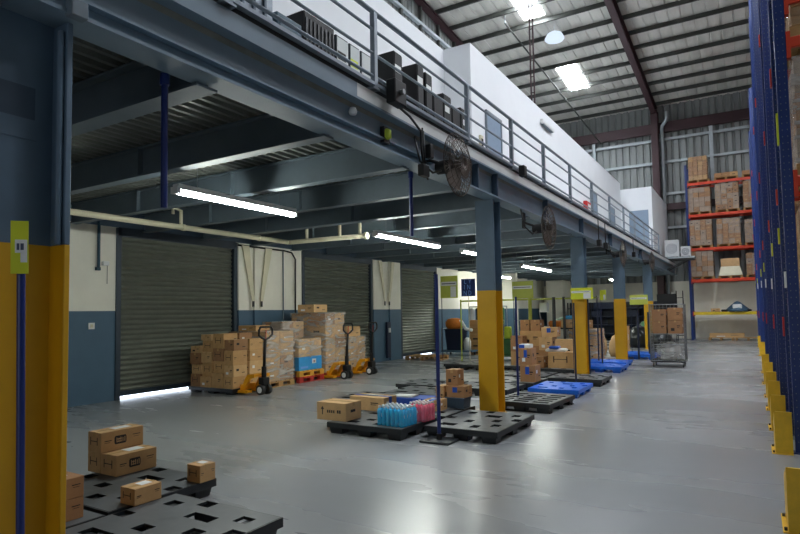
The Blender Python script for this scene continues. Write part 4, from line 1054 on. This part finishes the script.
for li in (1, 2, 3, 4):
    for q in range(3):
        if li == 4 and q == 2: pass
        x = xs[q]; z = LV[li]; h = hs[li][q]
        wood_pallet(x, 33.2, 'wooden pallet at the %s of the back rack, %s' % (pos[q], lev[li+1]), 1.05, 1.0, 'wood', 0, z+.001, 'wooden pallets on the back rack')
        w = 1.02 if not (li == 4 and q == 0) else .85
        if li == 1 and q == 1:
            t = thing('bulk_sack', 'pale bulky sack with a cardboard top at the middle of the back rack, second shelf', 'sack', (x, 33.2, z+.137))
            m = MB(); m.frustum(0, 0, 0, .45, .52, .48, .4, .4, 'cream'); m.build('bag', t); m = MB(); m.cbox(-.4, .4, -.4, .4, .45, .85, 'kraft_light', .01); m.build('carton', t); continue
        load('stored_pallet_load', 'brown carton load at the %s of the back rack, %s' % (pos[q], lev[li+1]), x, 33.2, z+.137, w, .98, h, 4 if h > .5 else 3, 2, max(1, round(h/.25)), 'kraft_grey' if li < 4 else 'kraft_red', 'wrap_dull' if h > .5 else None, li*5+q, 'carton loads on the back rack')
t = thing('tarp_bundle', 'blue and white bundle lying on the yellow shelf of the back rack', 'bundle', (-.6, 33.0, LV[0]+.015))
m = MB(); m.lathe([(.55, 0), (.5, .12), (.3, .3), (.12, .46), (.03, .5)], 'wall_blue', (0, 0), 9); m.build('cloth', t)
m = MB(); m.cbox(-.7, .6, -.3, .2, 0, .1, 'black', .03); m.build('dark_base', t)
m = MB(); m.cbox(-.2, .2, -.42, -.2, .05, .35, 'label', .04); m.build('white_sheet', t)
carton(-1.55, 33.0, LV[0]+.015, .4, .4, .16, 'small tan carton on the yellow shelf of the back rack', 'kraft_light')
for k in range(3):
    wood_pallet(-1.35+1.15*k, 33.2, 'wooden pallet flat on the floor under the back rack, %s one' % pos[k], 1.1, 1.0, 'wood', 0, 0, 'wooden pallets under the back rack')
carton(-1.1, 33.1, .137, 1.5, .7, .2, 'flat brown carton on the pallets under the back rack', 'kraft')

# ------------------------------------------------------------------ roll cage by the aisle
t = thing('roll_cage', 'wire roll cage trolley with cartons standing by the aisle', 'roll cage', (-2.02, 17.75, 0), 0.03)
W2, D2, H2 = .43, .38, 1.72
m = MB(); m.cbox(-W2, W2, -D2, D2, .14, .18, 'black', .006); m.build('base', t)
def grid_panel(axis, c, a0, a1, z0, z1, na, nz):
    m = MB()
    for i in range(na+1):
        a = a0+(a1-a0)*i/na; p = (a, c) if axis == 'x' else (c, a); m.cyl((p[0], p[1], z0), (p[0], p[1], z1), .004 if 0 < i < na else .014, 'steel', 5)
    for k in range(nz+1):
        z = z0+(z1-z0)*k/nz; p, q = ((a0, c), (a1, c)) if axis == 'x' else ((c, a0), (c, a1)); m.cyl((p[0], p[1], z), (q[0], q[1], z), .004 if 0 < k < nz else .013, 'steel', 5)
    return m
for s in (-1, 1): grid_panel('y', s*W2, -D2, D2, .18, H2, 8, 16).build('side_panel', t)
grid_panel('x', D2, -W2, W2, .18, H2, 9, 16).build('rear_panel', t)
grid_panel('x', -D2, -W2, W2, .18, .62, 9, 8).build('front_gate', t)
m = MB(); m.box(-W2, W2, -D2, D2, .9, .915, 'steel'); m.build('shelf', t)
for sx in (-1, 1):
    for sy in (-1, 1):
        m = MB(); m.cyl((sx*(W2-.06)-.015, sy*(D2-.06), .06), (sx*(W2-.06)+.015, sy*(D2-.06), .06), .06, 'tyre', 12); m.box(sx*(W2-.06)-.025, sx*(W2-.06)+.025, sy*(D2-.06)-.02, sy*(D2-.06)+.02, .1, .14, 'steel'); m.build('caster', t)
for i, (dx, z, h, s) in enumerate(((-.2, .915, .34, 'lower left'), (.2, .915, .36, 'lower right'), (-.2, 1.26, .32, 'upper left'), (.2, 1.28, .34, 'upper right'))):
    carton(-2.02+dx, 17.75, z+.001, .36, .5, h, 'brown carton on the shelf of the roll cage, %s' % s, ['kraft_dark', 'kraft_dark', 'kraft_dark', 'kraft_red'][i], .03, 'cartons in the roll cage')
t2 = thing('clear_bag', 'crumpled clear plastic bag low inside the roll cage', 'bag', (-2.02, 17.75, .185)); m = MB(); m.lathe([(.3, 0), (.36, .12), (.34, .35), (.22, .48), (.05, .52)], 'wrap', (0, 0), 12); m.build('film', t2); m = MB(); m.cbox(-.2, .1, -.15, .2, .0, .3, 'label', .03); m.build('contents', t2)

# ------------------------------------------------------------------ back area
def bag(x, y, r, h, mt, label, name='bin_bag'):
    m = MB(); prof = [(r*.8, 0), (r, h*.2), (r*.95, h*.55), (r*.55, h*.85), (r*.15, h*.95), (r*.2, h)]
    n = 14; vs = []
    rn = random.Random(int(x*100)+int(y*10))
    for k, (rr, z) in enumerate(prof):
        for i in range(n): q = rr*(1+rn.uniform(-.1, .1)); vs.append((q*math.cos(2*PI*i/n), q*math.sin(2*PI*i/n), z))
    fs = [(k*n+i, k*n+(i+1) % n, (k+1)*n+(i+1) % n, (k+1)*n+i) for k in range(len(prof)-1) for i in range(n)]+[tuple(range(n))[::-1], tuple(range((len(prof)-1)*n, len(prof)*n))]
    m.add(vs, fs, mt, True); tag(m.build(name, None, (x, y, 0)), label, 'bag')
bag(-4.1, 25.0+1.2, .55, .95, 'bin_bag', 'black bin bag left of the roll cage, nearest one')
bag(-3.0, 23.9, .42, .9, 'bin_bag', 'black bin bag touching the roll cage in view')
bag(-3.9, 27.6, .6, 1.2, 'green', 'green bag on the heap of black bin bags', 'green_bag')
carton(-4.05, 22.3, 0, .4, .4, 1.0, 'upright brown carton left of the bin bags', 'kraft')
bag(-4.75, 21.5, .3, .9, 'kraft_light', 'pale brown sack standing behind the third column', 'sack')
# cluster behind the third column
load('wrapped_pallet_load', 'wrapped mixed load just left of the third complete column', -4.6, 19.2, 0, .9, .9, 1.0, 2, 2, 3, 'kraft', 'wrap', 31)
carton(-4.7, 19.2, 1.02, .5, .5, .25, 'tan carton on the wrapped mixed load by the third column', 'kraft_light')
bag(-4.0, 20.9, .26, .8, 'kraft_light', 'tan bulging bag behind the wrapped mixed load', 'cloth_bag')
# dark shelving along the back
t = thing('dark_shelving', 'long dark metal shelving against the back wall between the columns', 'shelf', (-7.0, 31.9, 0))
for z in (.3, .75, 1.2, 1.65):
    m = MB(); m.cbox(-1.6, 3.0, 0, .6, z, z+.05, 'rack_dark', .005); m.build('shelf', t)
for x in (-1.6, -.4, .8, 2.0, 3.0):
    m = MB(); m.box(x-.03, x+.03, 0, .05, 0, 2.0, 'black'); m.box(x-.03, x+.03, .55, .6, 0, 2.0, 'black'); m.build('upright', t)
m = MB(); m.box(-1.6, 3.0, .6, .63, .2, 2.0, 'rack_dark'); m.build('back_panel', t)
for i, (x, z, w, h, mt) in enumerate(((-8.2, 1.7, .6, .2, 'black'), (-7.3, 1.25, .8, .3, 'rack_dark'), (-6.2, .8, .7, .3, 'black'), (-5.3, 1.25, .6, .3, 'rack_dark'), (-4.5, .8, .5, .3, 'kraft_dark'), (-5.2, 1.7, .9, .2, 'black'))):
    m = MB(); m.cbox(-w/2, w/2, -.2, .2, 0, h, mt, .01); m.box(-w/2-.01, w/2+.01, -.21, .21, h-.04, h, mt)
    tag(m.build('storage_bin', None, (x, 32.2, z+.002)), 'storage bin on the dark shelving, ' + ['leftmost', 'second from left', 'third from left on a low shelf', 'fourth from left', 'rightmost brown one', 'wide one on the top shelf'][i], 'bin', 'bins on the dark shelving')
# screen on stand at the back
t = thing('display_stand', 'black flat screen on a stand left of the back rack', 'screen', (-3.45, 30.2, 0))
m = MB(); m.cbox(-.42, .42, -.03, .02, 1.6, 2.3, 'black', .01); m.build('screen', t)
m = MB(); m.box(-.03, .03, .02, .06, .1, 2.0, 'black'); m.build('stand_pole', t); m = MB(); m.cbox(-.4, .4, -.25, .25, 0, .08, 'black', .01); m.build('base', t)
t = thing('folding_ladder', 'dark folding ladder standing between the screen and the back rack', 'ladder', (-2.95, 30.9, 0))
for s in (-1, 1):
    m = MB(); m.tube([(s*.17, -.3, 0), (s*.14, .0, 2.45)], .022, 'black', 6); m.build('rail', t)
    m = MB(); m.tube([(s*.17, .4, 0), (s*.14, .03, 2.4)], .018, 'black', 6); m.build('rear_leg', t)
for k in range(7):
    m = MB(); z = .3+.3*k; m.box(-.16, .16, -.3+.125*z-.03, -.3+.125*z+.03, z, z+.03, 'black'); m.build('tread', t)

# packing corner behind the first column
t = thing('platform_trolley', 'low blue platform trolley near the third shutter', 'trolley', (-9.3, 19.6, 0), 0.1)
m = MB(); m.cbox(-.6, .6, -.4, .4, .14, .2, 'wall_blue', .01); m.build('deck', t)
for sx in (-1, 1):
    for sy in (-1, 1):
        m = MB(); m.cyl((sx*.48-.02, sy*.3, .07), (sx*.48+.02, sy*.3, .07), .07, 'label' if sy < 0 else 'tyre', 12); m.build('caster', t)
m = MB(); m.tube([(-.58, -.35, .2), (-.58, -.35, 1.0), (-.58, .35, 1.0), (-.58, .35, .2)], .018, 'steel', 8); m.build('push_handle', t)
t = thing('dark_bin', 'tall dark bin standing on the blue platform trolley', 'bin', (-9.45, 19.6, .201)); m = MB(); m.frustum(0, 0, 0, .75, .26, .24, .32, .3, 'rack_dark'); m.build('body', t); m = MB(); m.cbox(-.34, .34, -.32, .32, .74, .78, 'rack_dark', .01); m.build('rim', t)
m = MB(); m.lathe([(.26, 0), (.33, .1), (.34, .25), (.26, .36), (.1, .4)], 'orange_cloth', (0, 0), 12); tag(m.build('orange_sack', None, (-9.5, 19.6, .98)), 'orange-brown sack bulging from the dark bin', 'sack')
m = MB(); m.tube([(-.1, 0, .3), (.15, 0, .25), (.3, 0, 0), (.55, 0, -.05)], .06, 'label', 8); tag(m.build('white_bag', None, (-9.3, 19.5, .98)), 'white limp bag drooping beside the orange sack', 'bag')
carton(-9.55, 19.35, .2, .3, .3, .3, 'small brown carton on the blue platform trolley', 'kraft_red') if False else None
m = MB(); m.lathe([(.13, 0), (.14, .3), (.1, .42), (.05, .46)], 'label', (0, 0), 12); tag(m.build('white_drum', None, (-8.95, 19.5, .201)), 'white drum on the right of the blue platform trolley', 'drum')
G6 = 'brown cartons behind the first complete column on its left'
for i in range(5):
    carton(-8.7, 20.2, i*.26, .75, .5, .25, 'long brown carton stacked left of the first complete column, ' + ['bottom one', 'second up', 'third up', 'fourth up', 'top one'][i], 'kraft', 0.02*(-1)**i, G6)
# hanging garments / goods rail
t = thing('garment_rail', 'rail with pale hanging goods behind the blue platform trolley', 'rail', (-9.0, 21.6, 0))
for s in (-1, 1):
    m = MB(); m.cyl((s*.8, 0, 0), (s*.8, 0, 1.8), .02, 'steel', 8); m.build('upright', t)
m = MB(); m.cyl((-.8, 0, 1.8), (.8, 0, 1.8), .02, 'steel', 8); m.build('top_bar', t)
for k in range(6):
    m = MB(); m.cbox(-.65+.25*k-.07, -.65+.25*k+.07, -.12, .12, .9+.1*(k % 3), 1.75, ['label', 'black', 'cream', 'hivis', 'label', 'green'][k], .03); m.build('hanging_item', t)
t = thing('green_trolley', 'green mesh trolley right of the first complete column', 'trolley', (-6.9, 18.4, 0))
for s in (-1, 1): m = grid_panel('y', s*.3, -.3, .3, .15, 1.3, 4, 6); m.build('side_panel', t)
m = MB(); m.cbox(-.3, .3, -.3, .3, .12, .16, 'green', .005); m.build('deck', t)
m = MB(); m.cbox(-.25, .2, -.25, .25, .16, .7, 'green', .04); m.build('green_liner', t)
m = MB(); m.cbox(-.1, .12, -.28, -.1, .7, 1.1, 'hivis', .03); m.build('vest', t)
for sx in (-1, 1):
    m = MB(); m.cyl((sx*.25-.015, -.2, .06), (sx*.25+.015, -.2, .06), .06, 'tyre', 10); m.build('caster', t)
# packing station with white machine, colourful goods
t = thing('packing_table', 'packing table with colourful goods left of the second complete column', 'table', (-5.0, 18.3, 0))
m = MB(); m.cbox(-.55, .45, -.35, .35, 1.02, 1.06, 'black', .005); m.build('table_top', t)
for sx in (-.5, .4):
    for sy in (-.3, .3):
        m = MB(); m.box(sx-.02, sx+.02, sy-.02, sy+.02, 0, 1.02, 'steel'); m.build('leg', t)
carton(-4.85, 18.2, 1.06, .45, .4, .26, 'open tan carton on the packing table', 'kraft_light')
m = MB(); m.cbox(-.2, .2, -.15, .15, 0, .22, 'orange_cloth', .05); tag(m.build('orange_bag', None, (-5.3, 18.2, 1.06)), 'orange bag at the left end of the packing table', 'bag')
m = MB(); m.lathe([(.22, 0), (.26, .1), (.2, .25), (.05, .33)], 'green', (0, 0), 11); tag(m.build('green_bag', None, (-5.15, 18.45, 1.06)), 'green plastic bag on the packing table behind the orange one', 'bag')
m = MB(); m.cbox(-.15, .15, -.1, .1, 0, .12, 'cyan_carton', .03); tag(m.build('blue_pouch', None, (-4.85, 18.2, 1.321)), 'light blue pouch on the open tan carton', 'pouch')
t = thing('white_machine', 'white column-shaped machine standing before the packing table', 'machine', (-5.5, 17.6, 0))
m = MB(); m.lathe([(.2, 0), (.22, .04), (.11, .1), (.11, 1.0), (.18, 1.04), (.18, 1.12)], 'label', (0, 0), 14); m.build('body', t)
m = MB(); m.tube([(-.05, 0, 1.1), (-.12, 0, 1.6), (.05, 0, 1.75)], .02, 'steel', 8); m.build('arm', t)
m = MB(); m.cbox(-.1, .16, -.08, .08, 1.55, 1.85, 'label', .02); m.build('head', t)
# round-cornered pier by the back corner
m = MB(); m.cbox(XW+.6, -9.0, 32.6, YB, 0, 3.3, 'wall_white', .04); struct('wall_pier', m)
m = MB(); m.box(XW, XW+1.2, 26.0, 26.25, 0, 3.5, 'wall_white'); m.box(XW, XW+1.21, 25.99, 26.0, 0, 1.73, 'wall_blue'); struct('wall_pier', m)

# ------------------------------------------------------------------ lights
def area(name, loc, sx, sy, e, col=(1, 1, 1), rot=(0, 0, 0)):
    l = bpy.data.lights.new(name, 'AREA'); l.shape = 'RECTANGLE'; l.size = sx; l.size_y = sy; l.energy = e; l.color = col
    o = bpy.data.objects.new(name, l); COL.objects.link(o); o.location = loc; o.rotation_euler = rot; return o
# unseen fill lamp added behind the camera, set in the front wall opening
area('rear_fill_light', (-1.9, YF-.05, 2.3), 3.6, 4.4, FILLE, (.97, .98, 1.0), (math.radians(90), 0, 0))
w = bpy.data.worlds.new('World'); SC.world = w; w.use_nodes = True
w.node_tree.nodes['Background'].inputs['Color'].default_value = (.75, .85, 1, 1); w.node_tree.nodes['Background'].inputs['Strength'].default_value = 0.5

# ------------------------------------------------------------------ camera
cam = bpy.data.cameras.new('Camera'); co = bpy.data.objects.new('Camera', cam); COL.objects.link(co)
F, YAW, PIT, ROL, CY = 580.0, .54382, .05487, -.016242, 281.14
f = Vector((-math.sin(YAW)*math.cos(PIT), math.cos(YAW)*math.cos(PIT), math.sin(PIT)))
rt = Vector((math.cos(YAW), math.sin(YAW), 0)); up = rt.cross(f)
a = rt*math.cos(ROL)+up*math.sin(ROL); b = -rt*math.sin(ROL)+up*math.cos(ROL)
M = Matrix((a, b, -f)).transposed().to_4x4(); M.translation = (0, 0, 1.6); co.matrix_world = M
cam.sensor_width = 36; cam.lens = F*36/800; cam.shift_y = (CY-267)/800; cam.clip_end = 200; cam.clip_start = .05
SC.camera = co
SC.view_settings.view_transform = 'Standard'; SC.view_settings.look = 'None'; SC.view_settings.gamma = 1.0
SC.view_settings.use_curve_mapping = False; SC.view_settings.exposure = EXPO
SC.cycles.use_denoising = True
SC.cycles.max_bounces = 8; SC.cycles.diffuse_bounces = 5; SC.cycles.transparent_max_bounces = 12
